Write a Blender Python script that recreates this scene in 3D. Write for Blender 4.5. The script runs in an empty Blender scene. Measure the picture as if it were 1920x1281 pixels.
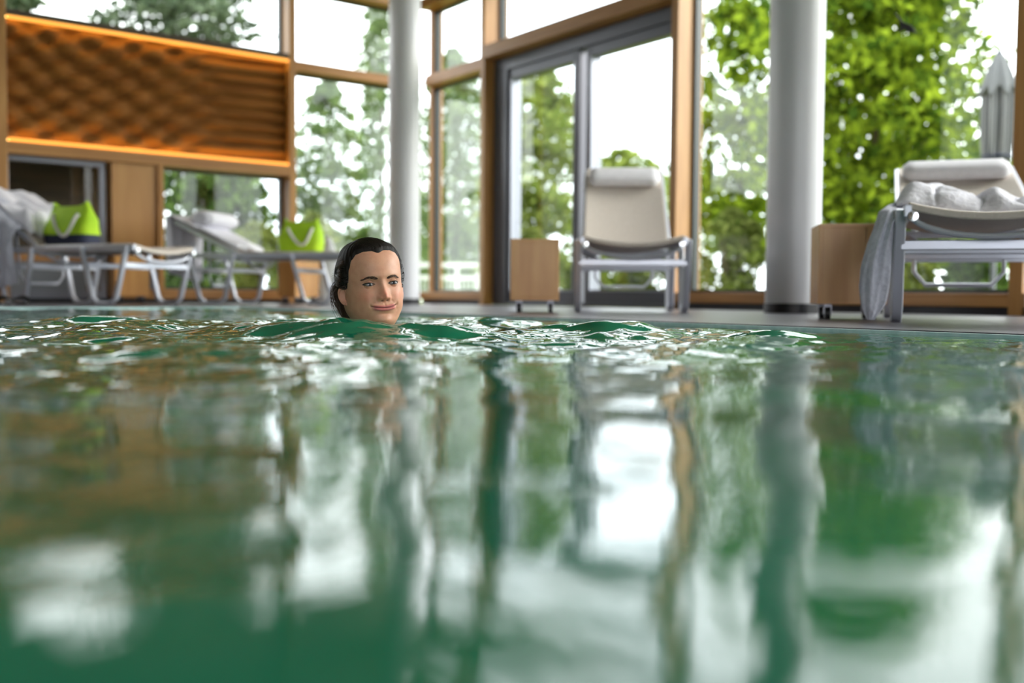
import bpy, bmesh, math, random
import numpy as np
from mathutils import Vector, Matrix, noise

S = bpy.context.scene
COL = S.collection
PI = math.pi
R = math.radians

# ---------------------------------------------------------------- camera
FPX = 1867.0
CAM_Z = 0.085
PITCH, ROLL = R(2.62), R(0.45)
cam_data = bpy.data.cameras.new('camera')
cam = bpy.data.objects.new('camera', cam_data)
COL.objects.link(cam)
cam_data.sensor_width = 36.0
cam_data.lens = 36.0 * FPX / 1920.0
cam_data.clip_start = 0.01
cam_data.clip_end = 300
CAM_M = Matrix.Translation((0, 0, CAM_Z)) @ Matrix.Rotation(PI / 2 - PITCH, 4, 'X') @ Matrix.Rotation(ROLL, 4, 'Z')
cam.matrix_world = CAM_M
cam_data.dof.use_dof = True
cam_data.dof.focus_distance = 2.56
cam_data.dof.aperture_fstop = 1.7
S.camera = cam

# ---------------------------------------------------------------- world: bright overcast sky
world = bpy.data.worlds.new('sky')
S.world = world
world.use_nodes = True
nt = world.node_tree
nt.nodes.clear()
wo = nt.nodes.new('ShaderNodeOutputWorld')
bg = nt.nodes.new('ShaderNodeBackground')
tc = nt.nodes.new('ShaderNodeTexCoord')
nz = nt.nodes.new('ShaderNodeTexNoise')
nz.inputs['Scale'].default_value = 2.2
nz.inputs['Detail'].default_value = 4
cr = nt.nodes.new('ShaderNodeValToRGB')
cr.color_ramp.elements[0].position = 0.35
cr.color_ramp.elements[0].color = (0.74, 0.79, 0.86, 1)
cr.color_ramp.elements[1].position = 0.62
cr.color_ramp.elements[1].color = (1.0, 1.0, 1.0, 1)
nt.links.new(tc.outputs['Generated'], nz.inputs['Vector'])
nt.links.new(nz.outputs['Fac'], cr.inputs['Fac'])
nt.links.new(cr.outputs['Color'], bg.inputs['Color'])
nt.links.new(bg.outputs[0], wo.inputs[0])
bg.inputs['Strength'].default_value = 6.0

S.view_settings.view_transform = 'Standard'
S.view_settings.look = 'None'
S.view_settings.gamma = 1.0
S.view_settings.use_curve_mapping = False
S.view_settings.exposure = 0.0
S.cycles.max_bounces = 10
S.cycles.diffuse_bounces = 5
S.cycles.glossy_bounces = 5
S.cycles.transmission_bounces = 6
S.cycles.transparent_max_bounces = 24
S.cycles.caustics_reflective = False
S.cycles.caustics_refractive = False
S.cycles.sample_clamp_indirect = 8.0
S.cycles.use_denoising = True

# soft sun behind the cloud cover
sun_d = bpy.data.lights.new('sun', 'SUN')
sun_d.energy = 3.6
sun_d.angle = R(30)
sun_d.color = (1.0, 0.95, 0.88)
sun = bpy.data.objects.new('sun', sun_d)
COL.objects.link(sun)
sun.rotation_euler = Vector((-0.88, -0.06, -0.42)).to_track_quat('-Z', 'Y').to_euler()

# ---------------------------------------------------------------- helpers
RX = CAM_M.to_3x3()
def P(x, y, d):
    """world point on the sight line of photo position (x, y) at depth d"""
    v = RX @ Vector(((x - 960) / FPX, -(y - 640.5) / FPX, -1))
    v = v * (d / v.y)
    return Vector((v.x, v.y, v.z + CAM_Z))
def GX(x, d):
    return P(x, 555, d).x

def tag(o, label=None, cat=None, group=None, kind=None):
    if label: o['label'] = label
    if cat: o['category'] = cat
    if group: o['group'] = group
    if kind: o['kind'] = kind
    return o
def empty(name, loc=(0, 0, 0), rz=0, label=None, cat=None, group=None, kind=None):
    o = bpy.data.objects.new(name, None)
    COL.objects.link(o)
    o.location = loc
    o.rotation_euler = (0, 0, rz)
    o.empty_display_size = 0.1
    return tag(o, label, cat, group, kind)
def kids(o):
    return [c for c in bpy.data.objects if c.parent == o]
def copy_tree(o, parent=None):
    c = o.copy()
    COL.objects.link(c)
    c.parent = parent
    for ch in kids(o):
        copy_tree(ch, c)
    return c

class MB:
    def __init__(s):
        s.v = []; s.f = []; s.c = {}
    def add(s, vs, fs):
        b = len(s.v)
        s.v += [tuple(p) for p in vs]
        s.f += [tuple(i + b for i in f) for f in fs]
        return b
    def box(s, x0, x1, y0, y1, z0, z1, M=None):
        vs = [Vector((x, y, z)) for z in (z0, z1) for y in (y0, y1) for x in (x0, x1)]
        if M is not None: vs = [M @ p for p in vs]
        s.add(vs, [(0, 2, 3, 1), (4, 5, 7, 6), (0, 1, 5, 4), (1, 3, 7, 5), (3, 2, 6, 7), (2, 0, 4, 6)])
    def loft(s, rings, cap=True, closed=True):
        n = len(rings[0])
        b = len(s.v)
        for r in rings: s.v += [tuple(p) for p in r]
        m = n if closed else n - 1
        for i in range(len(rings) - 1):
            for j in range(m):
                k = (j + 1) % n
                s.f.append((b + i * n + j, b + i * n + k, b + (i + 1) * n + k, b + (i + 1) * n + j))
        if cap and closed:
            s.f.append(tuple(b + j for j in range(n))[::-1])
            e = b + (len(rings) - 1) * n
            s.f.append(tuple(e + j for j in range(n)))
    def tube(s, path, r, n=8, ry=None, up=None, cap=True):
        """round (or with ry, elliptical / with n=4 square) tube along a path"""
        path = [Vector(p) for p in path]
        rr = r if isinstance(r, (list, tuple)) else [r] * len(path)
        rings = []
        prev = None
        for i, p in enumerate(path):
            t = (path[min(i + 1, len(path) - 1)] - path[max(i - 1, 0)]).normalized()
            if prev is None:
                u = Vector(up) if up else (Vector((0, 0, 1)) if abs(t.z) < 0.9 else Vector((1, 0, 0)))
            else:
                u = prev
            a = (u - t * u.dot(t)).normalized()
            prev = a
            bb = t.cross(a)
            q = (ry / r) if (ry and not isinstance(r, (list, tuple))) else 1.0
            off = PI / 4 if n == 4 else 0
            rings.append([p + (a * math.cos(off + 2 * PI * k / n) * q + bb * math.sin(off + 2 * PI * k / n)) * rr[i] for k in range(n)])
        s.loft(rings, cap)
    def bar(s, path, w, h, up=(0, 0, 1)):
        """rectangular bar along a path; h measured along up"""
        path = [Vector(p) for p in path]
        rings = []
        for i, p in enumerate(path):
            t = (path[min(i + 1, len(path) - 1)] - path[max(i - 1, 0)]).normalized()
            u = Vector(up)
            a = (u - t * u.dot(t)).normalized()
            b = t.cross(a)
            rings.append([p + a * h / 2 + b * w / 2, p + a * h / 2 - b * w / 2, p - a * h / 2 - b * w / 2, p - a * h / 2 + b * w / 2])
        s.loft(rings)
    def lathe(s, prof, n=32, c=(0, 0)):
        rings = [[Vector((c[0] + r * math.cos(2 * PI * k / n), c[1] + r * math.sin(2 * PI * k / n), z)) for k in range(n)] for r, z in prof]
        s.loft(rings)
    def grid(s, fn, nu, nv):
        b = len(s.v)
        for i in range(nu + 1):
            for j in range(nv + 1):
                s.v.append(tuple(fn(i / nu, j / nv)))
        for i in range(nu):
            for j in range(nv):
                a = b + i * (nv + 1) + j
                s.f.append((a, a + nv + 1, a + nv + 2, a + 1))
    def build(s, name, mat, parent=None, smooth=True, bevel=0, solid=0, loc=None, rz=None, sub=0, sharp=40):
        me = bpy.data.meshes.new(name)
        me.from_pydata(s.v, [], s.f)
        bm = bmesh.new(); bm.from_mesh(me)
        bmesh.ops.recalc_face_normals(bm, faces=bm.faces)
        bm.to_mesh(me); bm.free()
        me.materials.append(mat)
        if smooth:
            me.polygons.foreach_set('use_smooth', [True] * len(me.polygons))
            try: me.set_sharp_from_angle(angle=R(sharp))
            except Exception: pass
        o = bpy.data.objects.new(name, me)
        COL.objects.link(o)
        o.parent = parent
        if loc is not None: o.location = loc
        if rz is not None: o.rotation_euler = (0, 0, rz)
        if solid:
            m = o.modifiers.new('thickness', 'SOLIDIFY'); m.thickness = solid; m.offset = 0
        if sub:
            m = o.modifiers.new('subdivision', 'SUBSURF'); m.levels = sub; m.render_levels = sub
        if bevel:
            m = o.modifiers.new('bevel', 'BEVEL'); m.width = bevel; m.segments = 2; m.limit_method = 'ANGLE'; m.angle_limit = R(50)
        return o

def np_mesh(name, verts, faces, mat, parent=None, smooth=True):
    me = bpy.data.meshes.new(name)
    verts = np.asarray(verts, dtype=np.float32); faces = np.asarray(faces, dtype=np.int32)
    k = faces.shape[1]
    me.vertices.add(len(verts)); me.vertices.foreach_set('co', verts.ravel())
    me.loops.add(faces.size); me.loops.foreach_set('vertex_index', faces.ravel())
    me.polygons.add(len(faces))
    me.polygons.foreach_set('loop_start', np.arange(0, faces.size, k, dtype=np.int32))
    me.polygons.foreach_set('loop_total', np.full(len(faces), k, dtype=np.int32))
    if smooth: me.polygons.foreach_set('use_smooth', np.ones(len(faces), dtype=bool))
    me.update(calc_edges=True); me.validate()
    me.materials.append(mat)
    o = bpy.data.objects.new(name, me)
    COL.objects.link(o); o.parent = parent
    return o

# ---------------------------------------------------------------- materials
def mat(name, color=(0.5, 0.5, 0.5), rough=0.5, metal=0.0, spec=0.5, coat=0.0):
    m = bpy.data.materials.new(name); m.use_nodes = True
    b = m.node_tree.nodes['Principled BSDF']
    b.inputs['Base Color'].default_value = (*color, 1)
    b.inputs['Roughness'].default_value = rough
    b.inputs['Metallic'].default_value = metal
    b.inputs['Specular IOR Level'].default_value = spec
    b.inputs['Coat Weight'].default_value = coat
    return m
def noisy(m, c1, c2, scale=(4, 4, 4), detail=4, bump=0.0, lo=0.35, hi=0.65, dist=0.0, coord='Object', bscale=None):
    t = m.node_tree; b = t.nodes['Principled BSDF']
    tc = t.nodes.new('ShaderNodeTexCoord'); mp = t.nodes.new('ShaderNodeMapping')
    mp.inputs['Scale'].default_value = scale
    n = t.nodes.new('ShaderNodeTexNoise'); n.inputs['Scale'].default_value = 1; n.inputs['Detail'].default_value = detail
    n.inputs['Distortion'].default_value = dist
    r = t.nodes.new('ShaderNodeValToRGB')
    r.color_ramp.elements[0].position = lo; r.color_ramp.elements[0].color = (*c1, 1)
    r.color_ramp.elements[1].position = hi; r.color_ramp.elements[1].color = (*c2, 1)
    t.links.new(tc.outputs[coord], mp.inputs[0]); t.links.new(mp.outputs[0], n.inputs['Vector'])
    t.links.new(n.outputs['Fac'], r.inputs[0]); t.links.new(r.outputs[0], b.inputs['Base Color'])
    if bump:
        bp = t.nodes.new('ShaderNodeBump'); bp.inputs['Strength'].default_value = bump; bp.inputs['Distance'].default_value = 0.01
        src = n
        if bscale:
            src = t.nodes.new('ShaderNodeTexNoise'); src.inputs['Scale'].default_value = bscale; src.inputs['Detail'].default_value = 3
            t.links.new(tc.outputs[coord], src.inputs['Vector'])
        t.links.new(src.outputs['Fac'], bp.inputs['Height']); t.links.new(bp.outputs[0], b.inputs['Normal'])
    return m
M = {}
M['wood_v'] = noisy(mat('larch wood upright', rough=0.45), (0.37, 0.170, 0.045), (0.50, 0.255, 0.080), (22, 22, 1.6), 5, 0.05, dist=0.4)
M['wood_h'] = noisy(mat('larch wood beam', rough=0.45), (0.34, 0.150, 0.040), (0.46, 0.225, 0.068), (1.4, 22, 22), 5, 0.05, dist=0.4)
M['ply'] = noisy(mat('maple board', rough=0.4), (0.42, 0.205, 0.065), (0.50, 0.265, 0.092), (9, 9, 1.2), 4, 0.02, dist=0.3)
M['box_wood'] = noisy(mat('beech veneer', rough=0.35), (0.62, 0.29, 0.085), (0.74, 0.39, 0.13), (12, 12, 1.5), 4, 0.02, dist=0.3)
M['relief'] = noisy(mat('carved wood', rough=0.75, spec=0.15), (0.16, 0.058, 0.011), (0.23, 0.090, 0.018), (1.5, 10, 14), 4, 0.05)
M['white_wall'] = noisy(mat('white paint', rough=0.6), (0.62, 0.62, 0.63), (0.66, 0.66, 0.67), (3, 3, 3))
M['column'] = noisy(mat('column paint', rough=0.38), (0.66, 0.66, 0.70), (0.70, 0.70, 0.74), (2, 2, 2))
M['ceiling'] = noisy(mat('ceiling boards', rough=0.7), (0.34, 0.28, 0.22), (0.40, 0.34, 0.27), (1, 14, 14), 4)
M['black'] = mat('black plinth', (0.012, 0.012, 0.016), 0.35)
M['rubber'] = mat('black rubber', (0.02, 0.02, 0.022), 0.5)
M['grey_frame'] = mat('anthracite metal', (0.10, 0.105, 0.125), 0.35, 0.3)
M['grey_light'] = mat('grey edge metal', (0.30, 0.31, 0.36), 0.3, 0.4)
M['gasket'] = mat('dark gasket', (0.01, 0.02, 0.02), 0.4)
M['grey_panel'] = mat('grey panel', (0.26, 0.28, 0.31), 0.5)
M['metal'] = mat('silver powder coat', (0.60, 0.62, 0.70), 0.32, 0.35)
M['chrome'] = mat('chrome', (0.7, 0.7, 0.72), 0.15, 1.0)
M['sling'] = noisy(mat('beige sling', rough=0.75), (0.60, 0.53, 0.47), (0.66, 0.59, 0.53), (90, 90, 90), 2, 0.1)
M['pad'] = noisy(mat('white pad', rough=0.7), (0.74, 0.72, 0.76), (0.80, 0.78, 0.82), (30, 30, 30), 2, 0.05)
M['towel'] = noisy(mat('white terry', rough=0.95, spec=0.1), (0.68, 0.67, 0.74), (0.78, 0.77, 0.83), (60, 60, 60), 3, 0.5)
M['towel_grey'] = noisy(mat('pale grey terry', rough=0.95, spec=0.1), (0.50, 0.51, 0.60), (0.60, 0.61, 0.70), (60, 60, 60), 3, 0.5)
M['green_bag'] = noisy(mat('lime felt', rough=0.8), (0.34, 0.58, 0.010), (0.44, 0.68, 0.02), (8, 8, 8), 3, 0.1)
M['navy'] = mat('navy fabric', (0.012, 0.018, 0.05), 0.7)
M['rope'] = mat('white rope', (0.72, 0.68, 0.66), 0.8)
M['lamp_white'] = mat('white lantern shell', (0.86, 0.86, 0.86), 0.4)
M['rail'] = mat('white rail paint', (0.85, 0.87, 0.90), 0.4)
M['bark'] = noisy(mat('bark', rough=0.9), (0.05, 0.035, 0.025), (0.14, 0.10, 0.07), (9, 9, 2), 5, 0.5)
M['dark_wood'] = noisy(mat('dark timber', rough=0.6), (0.05, 0.032, 0.018), (0.09, 0.055, 0.03), (2, 12, 12), 4)
M['castor'] = mat('castor metal', (0.22, 0.22, 0.25), 0.3, 0.7)
M['pool_edge'] = noisy(mat('pale cyan mosaic', rough=0.25), (0.50, 0.72, 0.74), (0.66, 0.84, 0.86), (40, 40, 40), 1)
M['umb_grey'] = mat('umbrella grey', (0.13, 0.135, 0.14), 0.8)

def led_mat():
    m = mat('amber light strip', (1, 0.5, 0.1), 0.5)
    b = m.node_tree.nodes['Principled BSDF']
    b.inputs['Emission Color'].default_value = (1.0, 0.78, 0.22, 1)
    b.inputs['Emission Strength'].default_value = 17.0
    return m
M['led'] = led_mat()

M['led_cover'] = mat('amber diffuser', (0.8, 0.35, 0.08), 0.5)
M['led_cover'].node_tree.nodes['Principled BSDF'].inputs['Emission Color'].default_value = (1.0, 0.36, 0.05, 1)
M['led_cover'].node_tree.nodes['Principled BSDF'].inputs['Emission Strength'].default_value = 1.7
def deck_mat():
    m = noisy(mat('dark deck stone', rough=0.32, spec=0.6), (0.045, 0.042, 0.052), (0.085, 0.080, 0.096), (2, 9, 9), 5, 0.06)
    t = m.node_tree; b = t.nodes['Principled BSDF']
    return m
M['deck'] = deck_mat()

def glass_mat(name, tint, refl=1.0):
    m = bpy.data.materials.new(name); m.use_nodes = True
    t = m.node_tree; t.nodes.clear()
    o = t.nodes.new('ShaderNodeOutputMaterial'); mx = t.nodes.new('ShaderNodeMixShader')
    tr = t.nodes.new('ShaderNodeBsdfTransparent'); gl = t.nodes.new('ShaderNodeBsdfGlossy'); fr = t.nodes.new('ShaderNodeFresnel')
    tr.inputs[0].default_value = (*tint, 1)
    gl.inputs['Roughness'].default_value = 0.0
    gl.inputs['Color'].default_value = (refl, refl, refl, 1)
    fr.inputs['IOR'].default_value = 1.5
    geo = t.nodes.new('ShaderNodeNewGeometry')
    # front faces only reflect, so the two sides of the pane do not double up
    mul = t.nodes.new('ShaderNodeMath'); mul.operation = 'SUBTRACT'; mul.use_clamp = True
    t.links.new(fr.outputs[0], mul.inputs[0]); t.links.new(geo.outputs['Backfacing'], mul.inputs[1])
    t.links.new(mul.outputs[0], mx.inputs[0]); t.links.new(tr.outputs[0], mx.inputs[1]); t.links.new(gl.outputs[0], mx.inputs[2])
    t.links.new(mx.outputs[0], o.inputs[0])
    return m
M['glass'] = glass_mat('window glass', (0.955, 0.975, 0.965))

def water_mat():
    m = bpy.data.materials.new('pool water'); m.use_nodes = True
    t = m.node_tree; b = t.nodes['Principled BSDF']
    b.inputs['Roughness'].default_value = 0.0
    b.inputs['IOR'].default_value = 1.333
    b.inputs['Specular IOR Level'].default_value = 0.5
    tc = t.nodes.new('ShaderNodeTexCoord')
    n0 = t.nodes.new('ShaderNodeTexNoise'); n0.inputs['Scale'].default_value = 0.9; n0.inputs['Detail'].default_value = 2
    r = t.nodes.new('ShaderNodeValToRGB')
    r.color_ramp.elements[0].position = 0.35; r.color_ramp.elements[0].color = (0.004, 0.125, 0.060, 1)
    r.color_ramp.elements[1].position = 0.7; r.color_ramp.elements[1].color = (0.012, 0.205, 0.115, 1)
    t.links.new(tc.outputs['Object'], n0.inputs['Vector']); t.links.new(n0.outputs['Fac'], r.inputs[0]); t.links.new(r.outputs[0], b.inputs['Base Color'])
    n1 = t.nodes.new('ShaderNodeTexNoise'); n1.inputs['Scale'].default_value = 22; n1.inputs['Detail'].default_value = 2
    n2 = t.nodes.new('ShaderNodeTexNoise'); n2.inputs['Scale'].default_value = 7; n2.inputs['Detail'].default_value = 1
    ad = t.nodes.new('ShaderNodeMath'); ad.operation = 'MULTIPLY_ADD'; ad.inputs[1].default_value = 0.28
    t.links.new(tc.outputs['Object'], n1.inputs['Vector']); t.links.new(tc.outputs['Object'], n2.inputs['Vector'])
    t.links.new(n1.outputs['Fac'], ad.inputs[0]); t.links.new(n2.outputs['Fac'], ad.inputs[2])
    bp = t.nodes.new('ShaderNodeBump'); bp.inputs['Strength'].default_value = 1.0; bp.inputs['Distance'].default_value = 0.0055
    t.links.new(ad.outputs[0], bp.inputs['Height']); t.links.new(bp.outputs[0], b.inputs['Normal'])
    return m
M['water'] = water_mat()

def leaf_mat(name, dark, light, trans=0.45):
    m = bpy.data.materials.new(name); m.use_nodes = True
    t = m.node_tree; t.nodes.clear()
    o = t.nodes.new('ShaderNodeOutputMaterial'); mx = t.nodes.new('ShaderNodeMixShader')
    d = t.nodes.new('ShaderNodeBsdfDiffuse'); tr = t.nodes.new('ShaderNodeBsdfTranslucent')
    g = t.nodes.new('ShaderNodeNewGeometry'); r = t.nodes.new('ShaderNodeValToRGB')
    r.color_ramp.elements[0].position = 0.1; r.color_ramp.elements[0].color = (*dark, 1)
    r.color_ramp.elements[1].position = 0.95; r.color_ramp.elements[1].color = (*light, 1)
    t.links.new(g.outputs['Random Per Island'], r.inputs[0])
    t.links.new(r.outputs[0], d.inputs[0]); t.links.new(r.outputs[0], tr.inputs[0])
    mx.inputs[0].default_value = trans
    t.links.new(d.outputs[0], mx.inputs[1]); t.links.new(tr.outputs[0], mx.inputs[2]); t.links.new(mx.outputs[0], o.inputs[0])
    return m
M['leaf_maple'] = leaf_mat('maple leaf', (0.05, 0.10, 0.012), (0.30, 0.40, 0.03))
M['leaf_birch'] = leaf_mat('birch leaf', (0.09, 0.15, 0.06), (0.24, 0.32, 0.13))
M['leaf_yellow'] = leaf_mat('yellow green leaf', (0.12, 0.18, 0.03), (0.34, 0.40, 0.10))
M['leaf_pine'] = leaf_mat('pine needle', (0.05, 0.075, 0.045), (0.15, 0.19, 0.12), 0.25)
M['leaf_dark'] = leaf_mat('evergreen leaf', (0.025, 0.055, 0.015), (0.13, 0.21, 0.05), 0.3)
M['leaf_hedge'] = leaf_mat('hedge leaf', (0.10, 0.14, 0.03), (0.27, 0.31, 0.09), 0.35)
M['lawn'] = noisy(mat('lawn', rough=0.95, spec=0.1), (0.10, 0.16, 0.03), (0.26, 0.28, 0.09), (0.8, 0.8, 0.8), 5)

# ---------------------------------------------------------------- plan of the hall
K = Vector((-0.994, 10.31, 0))                      # inner corner between the two glazed walls
U2 = Vector((0.5980, -0.8015, 0)); N2 = Vector((0.8015, 0.5980, 0)); A2 = math.atan2(U2.y, U2.x)
U1 = Vector((0.8018, 0.5976, 0)); N1 = Vector((-0.5976, 0.8018, 0)); A1 = math.atan2(U1.y, U1.x)
def s_on(px, U, N, o=0.0):
    k = (px - 960) / FPX
    a = K + N * o
    return (k * a.y - a.x) / (U.x - k * U.y)
def s2(px, o=0.0): return s_on(px, U2, N2, o)
def s1(px, o=0.0): return s_on(px, U1, N1, o)
CEIL = 3.95
C0 = Vector((-1.792, 6.558, 0))                     # far corner of the pool
WATER = -0.012
CAML = (6.33, -2.486)

# deck: a frame of stone around the pool, in the pool's own directions
mb = MB()
X1, Y0, EW = 11.0, -9.0, 0.035
def deck_box(m, x0, x1, y0, y1, z0=-0.3, z1=0.0): m.box(x0, x1, y0, y1, z0, z1)
deck_box(mb, -4.2, X1 + 0.8, EW, 2.95)
deck_box(mb, -4.2, -EW, Y0 - 0.8, EW)
deck_box(mb, X1 + EW, X1 + 0.8, Y0 - 0.8, EW)
deck_box(mb, -EW, X1 + EW, Y0 - 0.8, Y0 - EW)
floor = mb.build('floor', M['deck'], smooth=False, loc=C0, rz=A2)
tag(floor, 'dark grey stone pool deck', None, kind='structure')
mb = MB()
mb.box(-EW, X1 + EW, 0, EW, -0.3, -0.003); mb.box(-EW, 0, Y0, 0, -0.3, -0.003)
mb.box(X1, X1 + EW, Y0, 0, -0.3, -0.003); mb.box(-EW, X1 + EW, Y0 - EW, Y0, -0.3, -0.003)
mb.box(-EW, X1 + EW, Y0 - EW, EW, -1.5, -1.4)
tag(mb.build('trim_pool_edge', M['pool_edge'], smooth=False, loc=C0, rz=A2), 'pale cyan strip along the edge of the pool', kind='structure')
# ---------------------------------------------------------------- pool water
def build_water():
    def axis(a, b, f0, f1, fine, coarse):
        pts = [a]
        while pts[-1] < b - 1e-6:
            p = pts[-1]
            dd = 0 if f0 <= p <= f1 else min(abs(p - f0), abs(p - f1))
            pts.append(min(b, p + fine + min(coarse - fine, dd * 0.15)))
        return np.array(pts)
    xs = axis(0, X1, 2.2, 6.6, 0.010, 0.12)
    ys = axis(Y0, 0, -2.9, 0.0, 0.010, 0.12)
    gx, gy = np.meshgrid(xs, ys, indexing='ij')
    rng = np.random.RandomState(11)
    h = np.zeros_like(gx)
    for i in range(46):
        lam = 0.16 * (8.0 ** rng.rand())
        th = rng.rand() * 2 * PI
        k = 2 * PI / lam
        a = 0.0145 / k * (1.0 if lam > 0.35 else 0.75)
        ph = rng.rand() * 2 * PI
        wob = 0.5 * np.sin(gx * 0.9 + i) + 0.5 * np.sin(gy * 1.1 + 2 * i)
        h += a * np.sin(k * (gx * math.cos(th) + gy * math.sin(th)) + ph + wob)
    fine = np.zeros_like(gx)
    for i in range(40):
        lam = 0.035 * (4.5 ** rng.rand()); th = rng.rand() * 2 * PI; k = 2 * PI / lam; ph = rng.rand() * 2 * PI
        fine += 0.020 / k * np.sin(k * (gx * math.cos(th) + gy * math.sin(th)) + ph + 1.5 * np.sin(gx * 2.3 + i) + 1.5 * np.sin(gy * 2.9 + 2 * i))
    def loc(x, d):
        v = Vector((GX(x, d), d, 0)) - C0
        return v.dot(U2), v.dot(N2)
    # rings that run out from the swimmer
    sx, sy = loc(700, 2.65)
    r = np.hypot(gx - sx, gy - sy)
    h *= 0.62 + 0.75 * np.exp(-(r / 1.5) ** 2)
    h += 0.007 * np.sin(2 * PI * r / 0.34 + 1.0 + 0.6 * np.sin(3 * np.arctan2(gy - sy, gx - sx))) * np.exp(-((r - 0.6) / 0.55) ** 2)
    patch = 0.5 + 0.5 * np.sin(gx * 3.1 + 1.3 * np.sin(gy * 2.3)) * np.sin(gy * 3.7 + gx)
    h += fine * (0.75 + 1.3 * patch) * np.exp(-((r - 0.5) / 1.1) ** 2)
    # single crests
    def crest(x0, d0, x1, d1, amp, w):
        a = np.array(loc(x0, d0)); b = np.array(loc(x1, d1)); L = np.linalg.norm(b - a); u = (b - a) / L; n = np.array([-u[1], u[0]])
        s = (gx - a[0]) * u[0] + (gy - a[1]) * u[1]; t = (gx - a[0]) * n[0] + (gy - a[1]) * n[1]
        t = t + 0.03 * np.sin(s * 9) + 0.012 * np.sin(s * 31 + 1)
        e = np.clip(1 - np.abs(s / L - 0.5) * 2, 0, 1) ; e = np.where((s > 0) & (s < L), np.sin(e * PI / 2) ** 0.8, 0)
        return amp * e * (np.exp(-(t / w) ** 2) - 0.35 * np.exp(-((t) / (2.4 * w)) ** 2))
    c_ = crest(500, 2.40, 1000, 2.28, 0.036, 0.085)
    h += c_ * (1 + .10 * np.sin(gx * 61 + 2 * np.sin(gy * 23)) * np.sin(gy * 53 + 1.7 * np.sin(gx * 19)))
    h += crest(990, 2.75, 1260, 2.70, 0.036, 0.075)
    h += crest(1300, 2.62, 1560, 2.50, 0.024, 0.05)
    h += crest(60, 3.3, 330, 3.2, 0.034, 0.08)
    # calm close to the overflow edge and where the camera floats
    edge = np.minimum(1, 0.15 + np.abs(gy) / 0.5)
    h *= edge
    rc = np.hypot(gx - CAML[0], gy - CAML[1])
    h *= 0.35 + 0.65 * np.clip((rc - 0.2) / 1.6, 0, 1)
    h = h + WATER
    h = np.minimum(h, CAM_Z - 0.05)
    n, m = gx.shape
    V = np.stack([gx.ravel(), gy.ravel(), h.ravel()], 1)
    idx = np.arange(n * m).reshape(n, m)
    F = np.stack([idx[:-1, :-1].ravel(), idx[1:, :-1].ravel(), idx[1:, 1:].ravel(), idx[:-1, 1:].ravel()], 1)
    o = np_mesh('pool_water', V, F, M['water'])
    o.location = C0; o.rotation_euler = (0, 0, A2)
    tag(o, 'rippled green pool water reflecting the windows', 'water', kind='stuff')
build_water()

# ---------------------------------------------------------------- glazed walls
struct_n = {'window': 0, 'door': 0, 'trim': 0}
def sname(k):
    struct_n[k] += 1
    return '%s_%d' % (k, struct_n[k])
def frame_loc(side): return (K, A2) if side == 2 else (K, A1)
def beam(side, sa, sb, oa, ob, za, zb, m, label=None, name=None, bevel=0.004):
    mb = MB(); mb.box(min(sa, sb), max(sa, sb), oa, ob, za, zb)
    l, rz = frame_loc(side)
    o = mb.build(name or sname('trim'), m, smooth=False, bevel=bevel, loc=l, rz=rz)
    tag(o, label, kind='structure'); return o
GO = 0.20                                            # glass plane, outwards of the inner face
def window(side, sa, sb, za, zb, fw=0.022, fm='gasket', o=GO, label=None):
    sa, sb = min(sa, sb), max(sa, sb)
    l, rz = frame_loc(side)
    e = empty(sname('window'), l, rz, label, kind='structure')
    mb = MB()
    mb.box(sa, sa + fw, o - .03, o + .03, za, zb); mb.box(sb - fw, sb, o - .03, o + .03, za, zb)
    mb.box(sa + fw, sb - fw, o - .03, o + .03, za, za + fw); mb.box(sa + fw, sb - fw, o - .03, o + .03, zb - fw, zb)
    mb.build('window_frame', M[fm], e, smooth=False)
    mb = MB(); mb.box(sa + fw, sb - fw, o - .006, o + .006, za + fw, zb - fw)
    mb.build('pane', M['glass'], e, smooth=False)
    return e
FD = 0.27                                            # depth of the wooden fins
SILL0, SILL1 = 0.045, 0.12
# --- right-hand wall (side 2)
pA = s2(897); wA = 0.07
pB = s2(1250); wB = 0.07
pC = s2(1888); wC = 0.075
pD = pC + 3.2
for s0, w, txt in ((pA, wA, 'wooden post left of the terrace doors'), (pB, wB, 'wooden post right of the terrace doors'),
                   (pC, wC, 'wooden post at the right edge'), (pD, wC, 'wooden post beyond the right edge')):
    beam(2, s0, s0 + w, 0, FD, 0.0, CEIL, M['wood_v'], txt)
beam(2, 0.0, 0.07, GO - 0.05, FD, 0, CEIL, M['wood_v'], 'slim wooden corner post')
for a, b in ((0.07, pA), (pB + wB, pC), (pC + wC, pD)):
    beam(2, a, b, 0.0, FD, SILL0, SILL1, M['wood_h'], 'low wooden window sill')
    beam(2, a, b, 0.03, FD, 0.0, SILL0, M['black'], 'black plinth under the sill', bevel=0)
beam(2, 0.07, pA, 0.05, FD, 2.215, 2.325, M['wood_h'], 'wooden cross rail beside the corner')
beam(2, pA + wA, pB, -0.03, FD, 2.275, 2.395, M['wood_h'], 'wooden cross rail above the terrace doors')
beam(2, 0.0, pD, 0.02, FD, 3.0, 3.10, M['wood_h'], 'wooden head beam of the right wall')
window(2, 0.07, pA, SILL1, 2.215, label='tall narrow pane beside the corner column')
window(2, 0.07, pA, 2.325, 3.0, label='upper pane beside the corner column')
window(2, pA + wA, pB, 2.395, 3.0, label='upper pane above the terrace doors')
window(2, pB + wB, pC, SILL1, 3.0, label='wide tall pane behind the large column')
window(2, pC + wC, pD, SILL1, 3.0, label='tall pane at the right edge')
for a, b in ((0.07, pA), (pA + wA, pB), (pB + wB, pC), (pC + wC, pD)):
    window(2, a, b, 3.10, CEIL - .06, label='high pane under the ceiling')
beam(2, 0.0, pD, 0.0, FD, CEIL - .06, CEIL, M['wood_h'], 'wooden ceiling beam of the right wall')
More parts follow.
